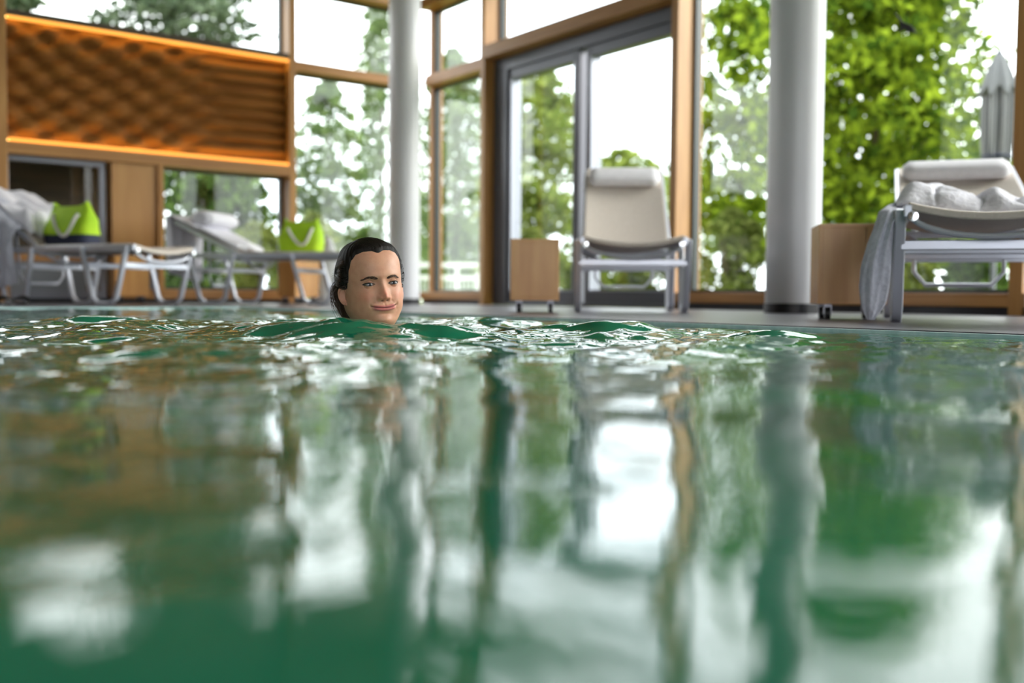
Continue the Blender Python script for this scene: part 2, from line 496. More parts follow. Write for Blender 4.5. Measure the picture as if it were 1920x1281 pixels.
# terrace doors
def terrace_door():
    l, rz = frame_loc(2)
    e = empty(sname('door'), l, rz, 'grey framed double glass terrace doors', kind='structure')
    a, b = pA + wA, pB
    zt, zb, zT = 2.07, 0.125, 2.275
    o0, o1 = 0.13, 0.24
    gl = s2(966, GO); gm0 = s2(1085, GO); gm1 = s2(1114, GO); gr = b - 0.06
    mb = MB()
    mb.box(a, gl - 0.035, o0 - 0.02, o1, 0, zT); mb.box(gr + 0.02, b, o0 - 0.02, o1, 0, zT)
    mb.box(gl - 0.035, gr + 0.02, o0 - 0.02, o1, zt + 0.09, zT)
    mb.box(gl - 0.035, gr + 0.02, o0 - 0.02, o1, 0, 0.03)
    mb.build('door_frame', M['grey_frame'], e, smooth=False, bevel=0.004)
    for i, (x0, x1) in enumerate(((gl, gm0), (gm1, gr))):
        L = x0 - (0.035 if i == 0 else 0.055); Rr = x1 + (0.055 if i == 0 else 0.02)
        mb = MB()
        mb.box(L, x0, o0, o1 - .01, 0.03, zt + 0.09); mb.box(x1, Rr, o0, o1 - .01, 0.03, zt + 0.09)
        mb.box(x0, x1, o0, o1 - .01, 0.03, zb); mb.box(x0, x1, o0, o1 - .01, zt, zt + 0.09)
        leaf = mb.build('door_leaf', M['grey_frame'], e, smooth=False, bevel=0.006)
        mb = MB()
        q = 0.016
        mb.box(x0, x0 + q, o0 - 0.004, o1, zb, zt); mb.box(x1 - q, x1, o0 - 0.004, o1, zb, zt)
        mb.box(x0 + q, x1 - q, o0 - 0.004, o1, zb, zb + q)
        ge = mb.build('glazing_bead', M['grey_light'], leaf, smooth=False); ge['label'] = 'lighter grey glazing bead'
        mb = MB(); mb.box(x0 + q, x1 - q, GO - .006, GO + .006, zb + q, zt)
        mb.build('pane', M['glass'], leaf, smooth=False)
        if i == 1:
            mb = MB(); hx = x0 - 0.03
            mb.tube([(hx, o0, 0.98), (hx, o0 - 0.045, 0.98), (hx + 0.11, o0 - 0.045, 0.98)], 0.009)
            mb.build('door_handle', M['chrome'], leaf)
terrace_door()
# --- left-hand wall (side 1): s runs negative towards the left edge of the view
q0 = s1(556); q0w = 0.07                              # fin between carved panel and corner glazing
qL = s1(19); qM = s1(213); qN = s1(309)
qE = qL - 2.2
beam(1, q0 - q0w, q0, 0, FD, 0.0, CEIL, M['wood_v'], 'wooden post right of the carved panel')
beam(1, qL - 0.075, qL, 0, FD, 0.0, CEIL, M['wood_v'], 'dark wooden post at the left edge')
beam(1, qE, qE + 0.075, 0, FD, 0.0, CEIL, M['wood_v'], 'wooden post beyond the left edge')
beam(1, -0.07, 0.0, GO - 0.05, FD, 0, CEIL, M['wood_v'], 'slim wooden corner post')
beam(1, q0, -0.07, 0, FD, SILL0, SILL1, M['wood_h'], 'low wooden window sill')
beam(1, qM, q0 - q0w, 0, FD, SILL0 - 0.01, SILL1, M['wood_h'], 'low wooden window sill')
beam(1, qE + .075, -0.07, 0.03, FD, 0, SILL0 - 0.01, M['black'], 'black plinth under the left wall', bevel=0)
beam(1, q0, -0.07, 0.05, FD, 2.215, 2.305, M['wood_h'], 'wooden cross rail beside the corner')
beam(1, qL, q0 - q0w, 0.0, FD, 2.295, 2.345, M['dark_wood'], 'dark brown rail above the carved panel')
beam(1, qL, q0 - q0w, 0.0, FD, 1.20, 1.295, M['wood_h'], 'wooden rail under the carved panel')
beam(1, qE, 0.0, 0.02, FD, 3.0, 3.10, M['wood_h'], 'wooden head beam of the left wall')
beam(1, qE, 0.0, 0.06, FD, 3.10, CEIL, M['ceiling'], 'wooden boarding above the upper left panes')
window(1, q0, -0.07, SILL1, 2.215, label='tall pane left of the corner column')
window(1, q0, -0.07, 2.305, 3.0, label='upper pane left of the corner column')
window(1, qL, q0 - q0w, 2.345, 3.0, label='long upper pane above the carved panel')
window(1, qN, q0 - q0w, SILL1, 1.20, label='low pane under the carved panel')
window(1, qE + .075, qL - .075, SILL1, 3.0, label='tall pane at the left edge')
# board wall between the two low openings
l, rz = frame_loc(1)
mb = MB(); mb.box(qM, qN - 0.05, 0.03, 0.2, SILL1, 1.2)
tag(mb.build('wall_left', M['ply'], smooth=False, loc=l, rz=rz, bevel=0.003), 'plain light wood board between the low windows', kind='structure')
beam(1, qN - 0.05, qN, 0.0, FD, SILL1, 1.2, M['wood_v'], 'wooden upright left of the low pane')
mb = MB(); mb.box(qL, q0 - q0w, 0.15, 0.22, 1.295, 2.295)
tag(mb.build('wall_backing', M['dark_wood'], smooth=False, loc=l, rz=rz), 'wall behind the carved panel', kind='structure')
# dark glazed sliding door in the left wall
def sliding_door():
    e = empty(sname('door'), l, rz, 'dark glazed sliding door with grey frame', kind='structure')
    a, b = qL, qM - 0.03
    mb = MB()
    t = 0.045
    mb.box(a, b, 0.10, 0.16, 1.2 - t, 1.2); mb.box(b - t, b, 0.10, 0.16, 0.035, 1.2 - t)
    mb.box(a, a + 0.02, 0.10, 0.16, 0.035, 1.2 - t); mb.box(a + .02, b - t, 0.10, 0.16, 0.035, 0.10)
    mb.build('door_frame', M['grey_light'], e, smooth=False, bevel=0.004)
    mb = MB(); mb.box(a + 0.02, b - t - 0.12, 0.11, 0.15, 0.10, 0.34)
    mb.build('lower_panel', M['grey_panel'], e, smooth=False, bevel=0.004)
    mb = MB(); mb.box(a + .02, b - t, 0.10, 0.16, 0.34, 0.40)
    mb.build('rail', M['wood_h'], e, smooth=False)
    mb = MB(); mb.box(a + 0.02, b - t, 0.124, 0.136, 0.40, 1.2 - t)
    mb.build('pane', M['glass'], e, smooth=False)
sliding_door()
# small dark grey box on the upright
mb = MB(); mb.box(-0.03, 0.03, -0.03, 0, -0.08, 0.08)
bx = mb.build('socket_box', M['grey_panel'], smooth=False, bevel=0.006, loc=K + U1 * s1(287) + Vector((0, 0, 0.20)), rz=A1)
tag(bx, 'small dark grey socket box low on the wooden upright', 'socket')

# ---------------------------------------------------------------- carved panel with amber strips
def carved_panel():
    a, b = qL + 0.005, q0 - q0w - 0.005
    z0, z1 = 1.300, 2.290
    W = b - a
    e = empty('carved_panel', l, rz, 'wavy carved wooden wall panel lit amber along top and bottom', 'wall panel')
    nu, nv = 420, 150
    def hgt(s, z):
        t = s / W
        bl = min(1, max(0, (t - 0.50) / 0.35)); bl = bl * bl * (3 - 2 * bl)
        bend = 0.16 * (1 - t) ** 1.5
        wv = 2 * PI * (z / 0.105 + 0.35 * math.sin(s * 1.2))
        j1 = 1.0 * noise.noise(Vector((s * 1.7, z * 2.2, 5))); j2 = 1.0 * noise.noise(Vector((s * 1.9, z * 2.4, 8)))
        al = j1 + 2 * PI * (z / 0.23 + s / 0.37 + 0.3 * math.sin(2.1 * s)); be = j2 + 2 * PI * (z / 0.19 - s / 0.31 + 0.3 * math.sin(z * 3))
        left = 0.95 * (math.sin(al) * 0.6 + math.sin(be) * 0.6)
        n = noise.noise(Vector((s * 2.5, z * 3, 0))) * 0.5
        return 0.030 * ((1 - bl) * left + bl * 0.55 * math.sin(wv)) + 0.014 * n
    mb = MB()
    mb.grid(lambda u, v: (a + u * W, 0.092 + hgt(u * W, z0 + v * (z1 - z0)), z0 + v * (z1 - z0)), nu, nv)
    o = mb.build('relief_board', M['relief'], e, sharp=180)
    md = o.modifiers.new('thickness', 'SOLIDIFY'); md.thickness = 0.03; md.offset = 0
    for za, zl in ((2.280, 2.268), (1.303, 1.300)):
        mb = MB(); mb.box(a, b, 0.022, 0.034, za, za + .006)
        mb.build('light_strip', M['led'], e, smooth=False)
        mb = MB(); mb.box(a, b, 0.004, 0.014, zl, zl + .022)
        lp = mb.build('strip_diffuser', M['led_cover'], e, smooth=False); lp['label'] = 'glowing amber strip'
carved_panel()

# ---------------------------------------------------------------- ceiling, other walls
HX0, HX1, HY0, HY1 = -2.53, 11.8, -9.8, 2.88          # inside of the hall in the pool's directions
def hall(name, x0, x1, y0, y1, z0, z1, m, label):
    mb = MB(); mb.box(x0, x1, y0, y1, z0, z1)
    tag(mb.build(name, m, smooth=False, loc=C0, rz=A2), label, kind='structure')
hall('ceiling', HX0 - .9, HX1 + .3, HY0 - .3, HY1 + .9, CEIL, CEIL + .25, M['ceiling'], 'ceiling over the pool hall')
hall('wall_back', HX0, HX1, HY0 - .2, HY0, 0, CEIL, M['dark_wood'], 'unseen dark timber rear wall of the pool hall, added to cut the light')  # out of view; closed and dark to keep light off the swimmer's left
hall('wall_right', HX1, HX1 + .2, -2.6, HY1, 0, CEIL, M['dark_wood'], 'unseen dark timber part of the right end wall, added to darken reflections')  # out of view; closed so the sliding door mirrors no bright sky
hall('wall_right_upper', HX1, HX1 + .2, HY0, -2.6, 3.3, CEIL, M['white_wall'], 'band above the openings of the right end wall')
for i in range(4): hall('trim_right_%d' % (i + 1), HX1, HX1 + .2, HY0 + i * 2.36, HY0 + i * 2.36 + .12, 0, 3.3, M['wood_v'], 'upright between the openings of the right end wall')
LAST = (Vector((HX1, HY1, 0)).x + C0.dot(U2)) - K.dot(U2)
pE = pD + wC
for i in range(3):
    w_ = (LAST - pE) / 3
    a_, b_ = pE + i * w_, pE + (i + 1) * w_ - .07
    window(2, a_, b_, SILL1, 3.0, label='tall pane further along the right wall')
    window(2, a_, b_, 3.10, CEIL - .06, label='high pane further along the right wall')
    beam(2, b_, b_ + .07, 0, FD, 0, CEIL, M['wood_v'], 'wooden post further along the right wall')
    beam(2, a_, b_, 0.0, FD, SILL0, SILL1, M['wood_h'], 'low wooden window sill')
    beam(2, a_, b_, 0.03, FD, 0.0, SILL0, M['black'], 'black plinth under the sill', bevel=0)
    beam(2, a_, b_, 0.02, FD, 3.0, 3.10, M['wood_h'], 'wooden head beam of the right wall')
wl = -(s1(19) - 2.2)                                   # length of the left wall already built
hall('wall_left_rear', HX0 - .2, HX0, HY0, HY1 - wl, 0, CEIL, M['wood_v'], 'plain rear part of the left wall')

# ---------------------------------------------------------------- columns
def column(px, d, r, label):
    x = GX(px, d)
    e = empty('column', (x, d, 0), 0, label, 'column')
    mb = MB(); mb.lathe([(r, 0.055), (r, CEIL)], 48); mb.build('shaft', M['column'], e)
    mb = MB(); mb.lathe([(r + 0.006, 0.0), (r + 0.006, 0.055)], 48)
    b = mb.build('base_ring', M['black'], e); b['label'] = 'black base ring'
column(1485, 5.67, 0.15, 'thick round white column between the two reclining chairs')
column(757.5, 9.14, 0.143, 'round white column in the corner behind the swimmer')

# ---------------------------------------------------------------- outdoors: ground, annexe, railing
mb = MB()
mb.box(-60, 60, -20, 90, -0.35, -0.32)
tag(mb.build('ground_lawn', M['lawn'], smooth=False), 'lawn outside the windows', kind='structure')
mb = MB(); mb.box(-6.6, -2.35, 1.9, 2.2, -0.32, 1.55); mb.box(-6.6, -6.4, 0.3, 1.9, -0.32, 1.55)
mb.build_ = None
ann = empty('garden_annexe', K, A1, 'low dark timber building outside behind the sliding door', 'building')
mb.build('timber_wall', M['dark_wood'], ann, smooth=False)
mb = MB(); mb.box(-6.7, -2.0, 0.32, 2.6, 1.40, 1.52); mb.build('roof', M['dark_wood'], ann, smooth=False)

def railing():
    d = 23.0
    a = P(740, 500, d).x; b = P(935, 500, d).x
    e = empty('railing', ((a + b) / 2, d, -0.32), 0, 'white metal railing outside beside the corner', 'railing')
    w = (b - a) / 2
    zt = P(840, 497, d).z + .32; zm = P(840, 521, d).z + .32
    mb = MB(); mb.bar([(-w, 0, zt), (w, 0, zt)], 0.09, 0.10); mb.build('top_rail', M['rail'], e, smooth=False)
    mb = MB(); mb.bar([(-w, 0, zm), (w, 0, zm)], 0.07, 0.09); mb.build('middle_rail', M['rail'], e, smooth=False)
    for i in range(6):
        x = -w + 2 * w * i / 5
        mb = MB(); mb.box(x - .04, x + .04, -.04, .04, 0, zt - 0.05); mb.build('post', M['rail'], e, smooth=False)
    for i in range(24):
        x = -w + 2 * w * (i + .5) / 24
        mb = MB(); mb.box(x - .012, x + .012, -.012, .012, 0.1, zm - 0.04); mb.build('baluster', M['rail'], e, smooth=False)
railing()

# folded parasol on the terrace
def parasol():
    d = 10.5
    top = P(1874, 95, d); hem = P(1870, 305, d).z
    e = empty('folded_parasol', (top.x, d, -0.32), 0, 'folded grey and white striped parasol outside at the far right', 'parasol')
    T = top.z + .32; Hm = hem + .32
    mb = MB(); mb.lathe([(0.028, 0.04), (0.028, T - 0.1)], 12); mb.build('pole', M['grey_frame'], e)
    mb = MB(); mb.lathe([(0.25, 0), (0.25, 0.04), (0.05, 0.06)], 24); mb.build('base', M['grey_frame'], e)
    n = 64
    def ring(z, r, dep, dz=0):
        return [Vector(((r + dep * math.cos(8 * t)) * math.cos(t), (r + dep * math.cos(8 * t)) * math.sin(t), z - dz * math.cos(8 * t))) for t in [2 * PI * k / n for k in range(n)]]
    L = T - Hm
    prof = [(0, .13, .025), (.25, .15, .035), (.5, .155, .03), (.66, .145, .03), (.72, .13, .02), (.8, .11, .015)]
    mb = MB(); mb.loft([ring(Hm + L * a, r * .95, dp) for a, r, dp in prof])
    m = mat('striped canopy', (.6, .6, .6), .8)
    t = m.node_tree; w = t.nodes.new('ShaderNodeTexWave'); w.wave_type = 'BANDS'; w.bands_direction = 'X'
    w.inputs['Scale'].default_value = 9; w.inputs['Distortion'].default_value = 1.0
    r_ = t.nodes.new('ShaderNodeValToRGB'); r_.color_ramp.elements[0].color = (.05, .052, .06, 1); r_.color_ramp.elements[1].color = (.20, .20, .21, 1)
    r_.color_ramp.elements[0].position = .4; r_.color_ramp.elements[1].position = .5
    c_ = t.nodes.new('ShaderNodeTexCoord'); t.links.new(c_.outputs['Object'], w.inputs[0]); t.links.new(w.outputs[0], r_.inputs[0])
    t.links.new(r_.outputs[0], t.nodes['Principled BSDF'].inputs['Base Color'])
    mb.build('canopy', m, e, sharp=60)
    mb = MB(); mb.loft([ring(Hm + L * a, r, dp, dz) for a, r, dp, dz in ((.63, .180, .040, .05), (.70, .160, .030, .03), (.78, .130, .02, .01), (.87, .092, .012, 0), (.94, .055, .006, 0), (.975, .035, 0, 0))])
    v = mb.build('canopy_flap', M['umb_grey'], e, sharp=60); v['label'] = 'plain grey top flap'
    mb = MB(); mb.lathe([(0.034, T - .05), (0.036, T - .03), (0.03, T - .008), (0.012, T)], 16); mb.build('finial', M['navy'], e)
    mb = MB(); mb.lathe([(.152, Hm + L * .04), (.156, Hm + L * .05), (.152, Hm + L * .06)], 32); mb.build('tie_band', M['navy'], e)
parasol()

# bird silhouette on the tall pane behind the column
def bird():
    s = s2(1683, GO - .01); e_loc = K + U2 * s + N2 * (GO - 0.009)
    z = P(1683, 50, e_loc.y).z
    pts = [(-.075, .10), (-.05, .075), (-.015, .03), (.03, .005), (.055, -.02), (.075, -.055), (.045, -.04), (.01, -.03), (-.01, -.012), (-.035, -.028), (-.055, -.02), (-.035, .0), (-.04, .04)]
    mb = MB()
    a = [Vector((x, 0, y)) for x, y in pts]; b = [Vector((x, 0.002, y)) for x, y in pts]
    mb.loft([a, b])
    o = mb.build('bird_sticker', M['black'], smooth=False, loc=(e_loc.x, e_loc.y, z), rz=A2)
    tag(o, 'black bird silhouette sticker high on the tall pane', 'sticker')
bird()
# ---------------------------------------------------------------- trees and shrubs outside
def leaf_cloud(rng, envelope, n, size, squash=0.6, clump=0.5, scale=0.5):
    """n leaves spread through a crown; envelope(t) -> (z, half width, half depth) for t in 0..1"""
    m = int(n * 3.2)
    t = rng.rand(m); a = rng.rand(m) * 2 * PI; q = np.sqrt(rng.rand(m))
    z, w, dp = envelope(t)
    ph = rng.rand(12) * 6.28
    fx = 1 / scale
    lump = 1 + 0.16 * np.sin(a * 3 + z * 2.1 * fx + ph[0]) + 0.14 * np.sin(a * 5 - z * 3.7 * fx + ph[1]) + 0.10 * np.sin(z * 8.3 * fx + ph[2])
    x = w * q * np.cos(a) * lump; y = dp * q * np.sin(a) * lump
    f = 0
    for i in range(6):
        k = (2.2 + 1.3 * i) * fx; u = rng.randn(3); u /= np.linalg.norm(u)
        f = f + np.sin(k * (x * u[0] + y * u[1] + z * u[2] * 1.3) + ph[3 + i])
    f = f / 2.4
    keep = rng.rand(m) < np.clip(0.5 + clump * f, 0.02, 1)
    c = np.stack([x, y, z], 1)[keep][:n]; n = len(c)
    a = rng.randn(n, 3); a /= np.linalg.norm(a, axis=1)[:, None]
    b = np.cross(a, rng.randn(n, 3)); b /= np.linalg.norm(b, axis=1)[:, None]
    s = (size * (0.55 + 0.9 * rng.rand(n)))[:, None]
    V = np.empty((n, 4, 3))
    V[:, 0] = c - a * s; V[:, 1] = c + b * s * squash; V[:, 2] = c + a * s; V[:, 3] = c - b * s * squash
    F = np.arange(4 * n).reshape(n, 4)
    return V.reshape(-1, 3), F
def branches(mb, rng, H, spread, n, z0=0.35, r0=0.1):
    path = [Vector((0.05 * H * math.sin(t * 2.5) * .3, 0.03 * H * math.sin(t * 3 + 1) * .3, H * t)) for t in [i / 8 for i in range(9)]]
    mb.tube(path, [r0 * (1 - 0.85 * i / 8) for i in range(9)], 8)
    for i in range(n):
        t = z0 + (0.95 - z0) * rng.rand(); ang = rng.rand() * 2 * PI; L = spread * (0.5 + 0.5 * rng.rand()) * (1.15 - t * .6)
        p0 = Vector((path[int(t * 8)].x, path[int(t * 8)].y, H * t)); dr = Vector((math.cos(ang), math.sin(ang), 0.35 + .5 * rng.rand()))
        mb.tube([p0, p0 + dr * L * .5 + Vector((0, 0, .02)), p0 + dr * L + Vector((0, 0, L * .15))], [r0 * .32, r0 * .2, r0 * .06], 5)
def tree(seed, px, d, top_px, w_px, n, leaf, m, label, name='tree', low_px=None, group=None, depth=0.8, shape='round', trunk=True, cat='tree', clump=.5, scale=.5, gx=None):
    rng = np.random.RandomState(seed)
    x = GX(px, d); z1 = P(px, top_px, d).z; z0 = P(px, low_px, d).z if low_px is not None else -0.2
    Wd = w_px / FPX * d / 2
    g = -0.32
    e = empty(name, (x, d, g), 0, label, cat, group)
    H = z1 - g; L = max(0.12, z0 - g)
    def env(t):
        z = L + (H - L) * t
        if shape == 'round': r = Wd * np.sqrt(np.clip(1 - (2 * t - 1) ** 2, .04, 1)) 
        elif shape == 'cone': r = Wd * (1.05 - t)
        elif shape == 'flat': r = Wd * (0.35 + 0.65 * np.abs(np.sin(t * PI * 3.3 + seed)))
        else: r = Wd * np.where(t < .6, 1.0, np.clip(1.0 - (t - .6) ** 2 * 5.2, .12, 1))
        return z, r, r * depth
    V, F = leaf_cloud(rng, env, n, leaf, clump=clump, scale=scale)
    V[:, 2] = np.maximum(V[:, 2], 0.01)
    np_mesh('foliage', V, F, m, e, smooth=False)
    mb = MB()
    if trunk:
        branches(mb, rng, H * 0.93, Wd * .8, 18, z0=max(.1, min(.6, L / H)), r0=0.012 * H)
        mb.build('trunk', M['bark'], e)
    else:
        for i in range(7):
            a = rng.rand() * 2 * PI
            mb.tube([(0, 0, 0), (Wd * .2 * math.cos(a), Wd * .2 * math.sin(a), H * .4), (Wd * .45 * math.cos(a), Wd * .45 * math.sin(a), H * .75)], [.02, .014, .006], 5)
        mb.build('stems', M['bark'], e)
    return e
T = tree
T(1, 1625, 13.2, -150, 400, 13500, 0.078, M['leaf_maple'], 'big bright green maple tree right of the thick column', 'maple_tree', low_px=505, depth=.9, shape='box', clump=.62, scale=.55)
T(21, 1378, 15.6, -70, 175, 3500, 0.085, M['leaf_maple'], 'slimmer bright green maple left of the thick column', 'maple_tree', low_px=470, clump=.6, shape='box')
T(2, 345, 23, -140, 330, 6000, 0.10, M['leaf_pine'], 'tall grey green pine seen above the carved panel', 'pine_tree', low_px=115, shape='flat', clump=.8, scale=.6)
T(3, 22, 19, -160, 110, 3000, 0.10, M['leaf_pine'], 'pine crown at the top left edge', 'pine_tree', low_px=25, shape='flat', clump=.8)
T(4, 612, 19.5, 150, 150, 6800, 0.058, M['leaf_birch'], 'pale green birch filling the pane left of the corner column', 'birch_tree', low_px=540, shape='box', clump=.75)
T(5, 706, 22.5, -60, 85, 5600, 0.060, M['leaf_birch'], 'tall slender birch rising beside the corner column', 'birch_tree', low_px=540, shape='box', clump=.7)
T(6, 850, 28, 92, 150, 9500, 0.08, M['leaf_birch'], 'leafy tree behind the white railing', 'leafy_tree', low_px=540, shape='box', clump=.65)
T(7, 1000, 20.5, 118, 190, 8500, 0.08, M['leaf_yellow'], 'yellow green tree behind the left door leaf', 'leafy_tree', low_px=540, shape='box', clump=.62)
T(8, 1168, 25.0, 282, 190, 4200, 0.10, M['leaf_yellow'], 'lower yellow green tree behind the right door leaf', 'leafy_tree', low_px=540, clump=.65)
T(9, 400, 18.0, 130, 200, 7500, 0.09, M['leaf_dark'], 'dark evergreen tree behind the low pane', 'evergreen_tree', low_px=550, shape='box', clump=.6)
T(10, 1835, 19.5, 262, 170, 3200, 0.085, M['leaf_maple'], 'light green tree behind the folded parasol', 'leafy_tree', low_px=540, clump=.6)
T(11, 1280, 30.0, 290, 125, 3400, 0.085, M['leaf_birch'], 'far pale tree between the door and the thick column', 'leafy_tree', low_px=540, clump=.6)
hedge = [(340, 15.5, 440, 95, 'leaf_dark', 'dark bush at the left of the low pane'), (480, 14.6, 420, 110, 'leaf_hedge', 'light green bush at the right of the low pane'),
         (588, 16.2, 400, 90, 'leaf_hedge', 'bush behind the second lime bag'), (690, 17.2, 430, 90, 'leaf_dark', 'dark bush behind the swimmer'),
         (850, 31.5, 400, 120, 'leaf_dark', 'dark bush behind the white railing'), (995, 16.2, 430, 95, 'leaf_hedge', 'bush behind the left door leaf'),
         (1098, 16.6, 455, 85, 'leaf_yellow', 'yellow green bush behind the middle of the doors'), (1212, 16.2, 420, 110, 'leaf_hedge', 'bush behind the right door leaf'),
         (1370, 12.8, 395, 110, 'leaf_hedge', 'olive bush left of the thick column'), (1565, 11.2, 450, 85, 'leaf_dark', 'dark bush behind the right cube table'),
         (1690, 11.2, 470, 105, 'leaf_hedge', 'light bush seen under the right reclining chair'), (1830, 11.2, 480, 110, 'leaf_dark', 'dark bush at the right edge seen under the reclining chair'),
         (775, 33.5, 350, 70, 'leaf_birch', 'far pale bush beside the corner column'), (240, 15.5, 400, 60, 'leaf_dark', 'dark bush behind the wooden board')]
for i, (px, d, tp, w, m, lab) in enumerate(hedge):
    tree(50 + i, px, d, tp, w, 2600, 0.055 if d < 25 else .09, M[m], lab, 'garden_bush', low_px=556, trunk=False, shape='box', depth=.6, clump=.45, group='bushes outside', cat='bush')

# ---------------------------------------------------------------- reclining chairs
def sag(x, w, s): return -s * (1 - (x / w) ** 2)
HINGE, TOTAL, HW, ZR = 0.92, 0.80, 0.278, 0.390
def make_lounger(loc, axis, back_deg, label, TOTAL=0.80):
    """axis: direction from foot to head; local y runs foot -> head, foot end at y = 0"""
    rz = math.atan2(axis[1], axis[0]) - PI / 2
    e = empty('reclining_chair', loc, rz, label, 'sun lounger', 'reclining chairs round the pool')
    rail_h = 0.045
    mb = MB()
    for sx in (-1, 1):
        mb.bar([(sx * HW, 0.0, ZR), (sx * HW, HINGE + 0.45, ZR)], 0.028, rail_h)
    mb.bar([(-HW, HINGE + .43, ZR), (HW, HINGE + .43, ZR)], 0.028, 0.03)
    mb.bar([(-HW, HINGE, ZR - .03), (HW, HINGE, ZR - .03)], 0.028, 0.03)
    mb.build('frame', M['metal'], e, bevel=0.004)
    # flat U-shaped leg frames, two on either side
    for sx in (-1, 1):
        x = sx * (HW + 0.022)
        for (ta, ba, bb, tb) in ((0.05, 0.17, 0.36, 0.48), (0.97, 1.06, 1.25, 1.36)):
            mb = MB()
            mb.bar([(x, ta, ZR + .01), (x, ba - .015, 0.05), (x, ba + .035, 0.012), (x, bb - .035, 0.012), (x, bb + .015, 0.05), (x, tb, ZR + .01)], 0.026, 0.036, up=(0, 0.7, 0.7) if False else (1, 0, 0))
            mb.build('leg', M['metal'], e, bevel=0.004)
    for y in (0.085, 0.445, 1.0, 1.33):
        mb = MB(); mb.bar([(-HW - .02, y, ZR - .115), (HW + .02, y, ZR - .115)], 0.024, 0.036)
        mb.build('cross_bar', M['metal'], e, bevel=0.004)
    # end piece: curved brace under the sagging sling
    pts = [(HW * .97 * math.sin(t * PI / 2), 0.02, ZR - .005 - 0.085 * math.cos(t * PI / 2)) for t in [i / 10 for i in range(-10, 11)]]
    mb = MB(); mb.tube(pts, 0.011, 8); mb.build('curved_brace', M['metal'], e)
    pts2 = [(x, HINGE - .04, z) for x, y, z in pts]
    mb = MB(); mb.tube(pts2, 0.011, 8); mb.build('curved_brace', M['metal'], e)
    for sx in (-1, 1):
        mb = MB(); mb.lathe([(0.0, -0.014), (0.017, -0.012), (0.019, 0.0), (0.017, 0.012), (0.0, 0.014)], 14)
        o = mb.build('end_cap', M['chrome'], e, loc=(sx * (HW - 0.015), -0.006, ZR - 0.02)); o.rotation_euler = (PI / 2, 0, 0)
    # seat sling: sags across its width
    mb = MB(); th = 0.026
    nx, ny = 20, 24
    def seat(u, v, off):
        x = (u * 2 - 1) * (HW - 0.002); y = 0.0 + v * HINGE
        z = ZR + 0.022 + sag(x, HW, 0.040) + off
        if v < 0.02: z -= 0.006
        return (x, y, z)
    def shell(fn, nu, nv):
        m = MB(); m.grid(lambda u, v: fn(u, v, th / 2), nu, nv)
        b = len(m.v); m.grid(lambda u, v: fn(u, v, -th / 2), nu, nv)
        def id_(i, j): return i * (nv + 1) + j
        edge = [id_(i, 0) for i in range(nu + 1)] + [id_(nu, j) for j in range(1, nv + 1)] + [id_(i, nv) for i in range(nu - 1, -1, -1)] + [id_(0, j) for j in range(nv - 1, 0, -1)]
        for a, c in zip(edge, edge[1:] + edge[:1]): m.f.append((a, c, c + b, a + b))
        return m
    shell(seat, nx, ny).build('seat', M['sling'], e, sharp=50, bevel=0.006)
    # backrest, hinged
    bk = empty('backrest', (0, HINGE + .02, ZR + .01)); bk.parent = e; bk.rotation_euler = (R(back_deg), 0, 0)
    BW = HW - 0.035
    def back(u, v, off):
        w = HW - 0.012 - 0.015 * v
        x = (u * 2 - 1) * w; y = v * TOTAL
        rr = max(0, v - .93) / .07
        return (x * (1 - .05 * rr * rr), y, 0.012 + sag(x, HW, 0.03) + off)
    shell(back, 16, 20).build('back_sling', M['sling'], bk, sharp=50, bevel=0.005)
    mb = MB()
    for sx in (-1, 1): mb.bar([(sx * (HW - .006), 0, 0), (sx * (HW - .022), TOTAL - .02, 0)], 0.022, 0.036)
    mb.bar([(-HW + .02, TOTAL - .012, 0), (HW - .02, TOTAL - .012, 0)], 0.022, 0.03)
    mb.build('back_frame', M['metal'], bk, bevel=0.004)
    # tubular prop that holds the back up
    mb = MB(); w = HW - .09; yy = TOTAL * .52
    c, s_ = math.cos(R(back_deg)), math.sin(R(back_deg))
    ptop = Vector((0, HINGE + .02 + yy * c, ZR + .01 + yy * s_ - .02))
    low = Vector((0, HINGE + .02 + .30, 0.15))
    path = [(-w, ptop.y, ptop.z), (-w, low.y, low.z + .06), (-w + .05, low.y, low.z), (w - .05, low.y, low.z), (w, low.y, low.z + .06), (w, ptop.y, ptop.z)]
    mb.tube(path, 0.010, 8); mb.build('back_prop', M['metal'], e)
    return e, bk
def headrest(bk, w=0.47, y=0.64, h=0.15, th=0.075):
    mb = MB(); n = 28
    rings = []
    for i in range(17):
        t = i / 16; x = (t * 2 - 1) * w / 2
        q = 1 - max(0, abs(t * 2 - 1) - .93) / .07 * .45
        rings.append([Vector((x, y + h / 2 * q * (abs(math.cos(a)) ** .55) * (1 if math.cos(a) > 0 else -1), 0.048 + th / 2 * q * (abs(math.sin(a)) ** .7) * (1 if math.sin(a) > 0 else -1))) for a in [2 * PI * k / n for k in range(n)]])
    mb.loft(rings)
    o = mb.build('headrest', M['pad'], bk, sharp=60); o['label'] = 'white padded headrest'
    return o

def place(px, d): return Vector((GX(px, d), d, 0))
# C: middle chair, foot end towards the camera
axC = Vector((0.068, 1, 0)).normalized()
C_, Cb = make_lounger(place(1187, 5.42), axC, 46, 'beige reclining chair with raised back before the terrace doors', 0.77)
headrest(Cb)
# D: right chair
axD = Vector((0.34, 1, 0)).normalized()
D_, Db = make_lounger(Vector((1.630, 3.37, 0)), axD, 24, 'beige reclining chair at the right edge with a bathrobe on it')
headrest(Db)
# A: left chair
axA = Vector((-0.90, 0.43, 0)).normalized()
wA_ = Vector((0.43, 0.90, 0)).normalized()
footA = Vector((-2.86, 6.83, 0)) - axA * 0.32 + wA_ * 0.33
A_, Ab = make_lounger(footA, axA, 32, 'beige reclining chair at the left edge under the carved panel', 0.80)
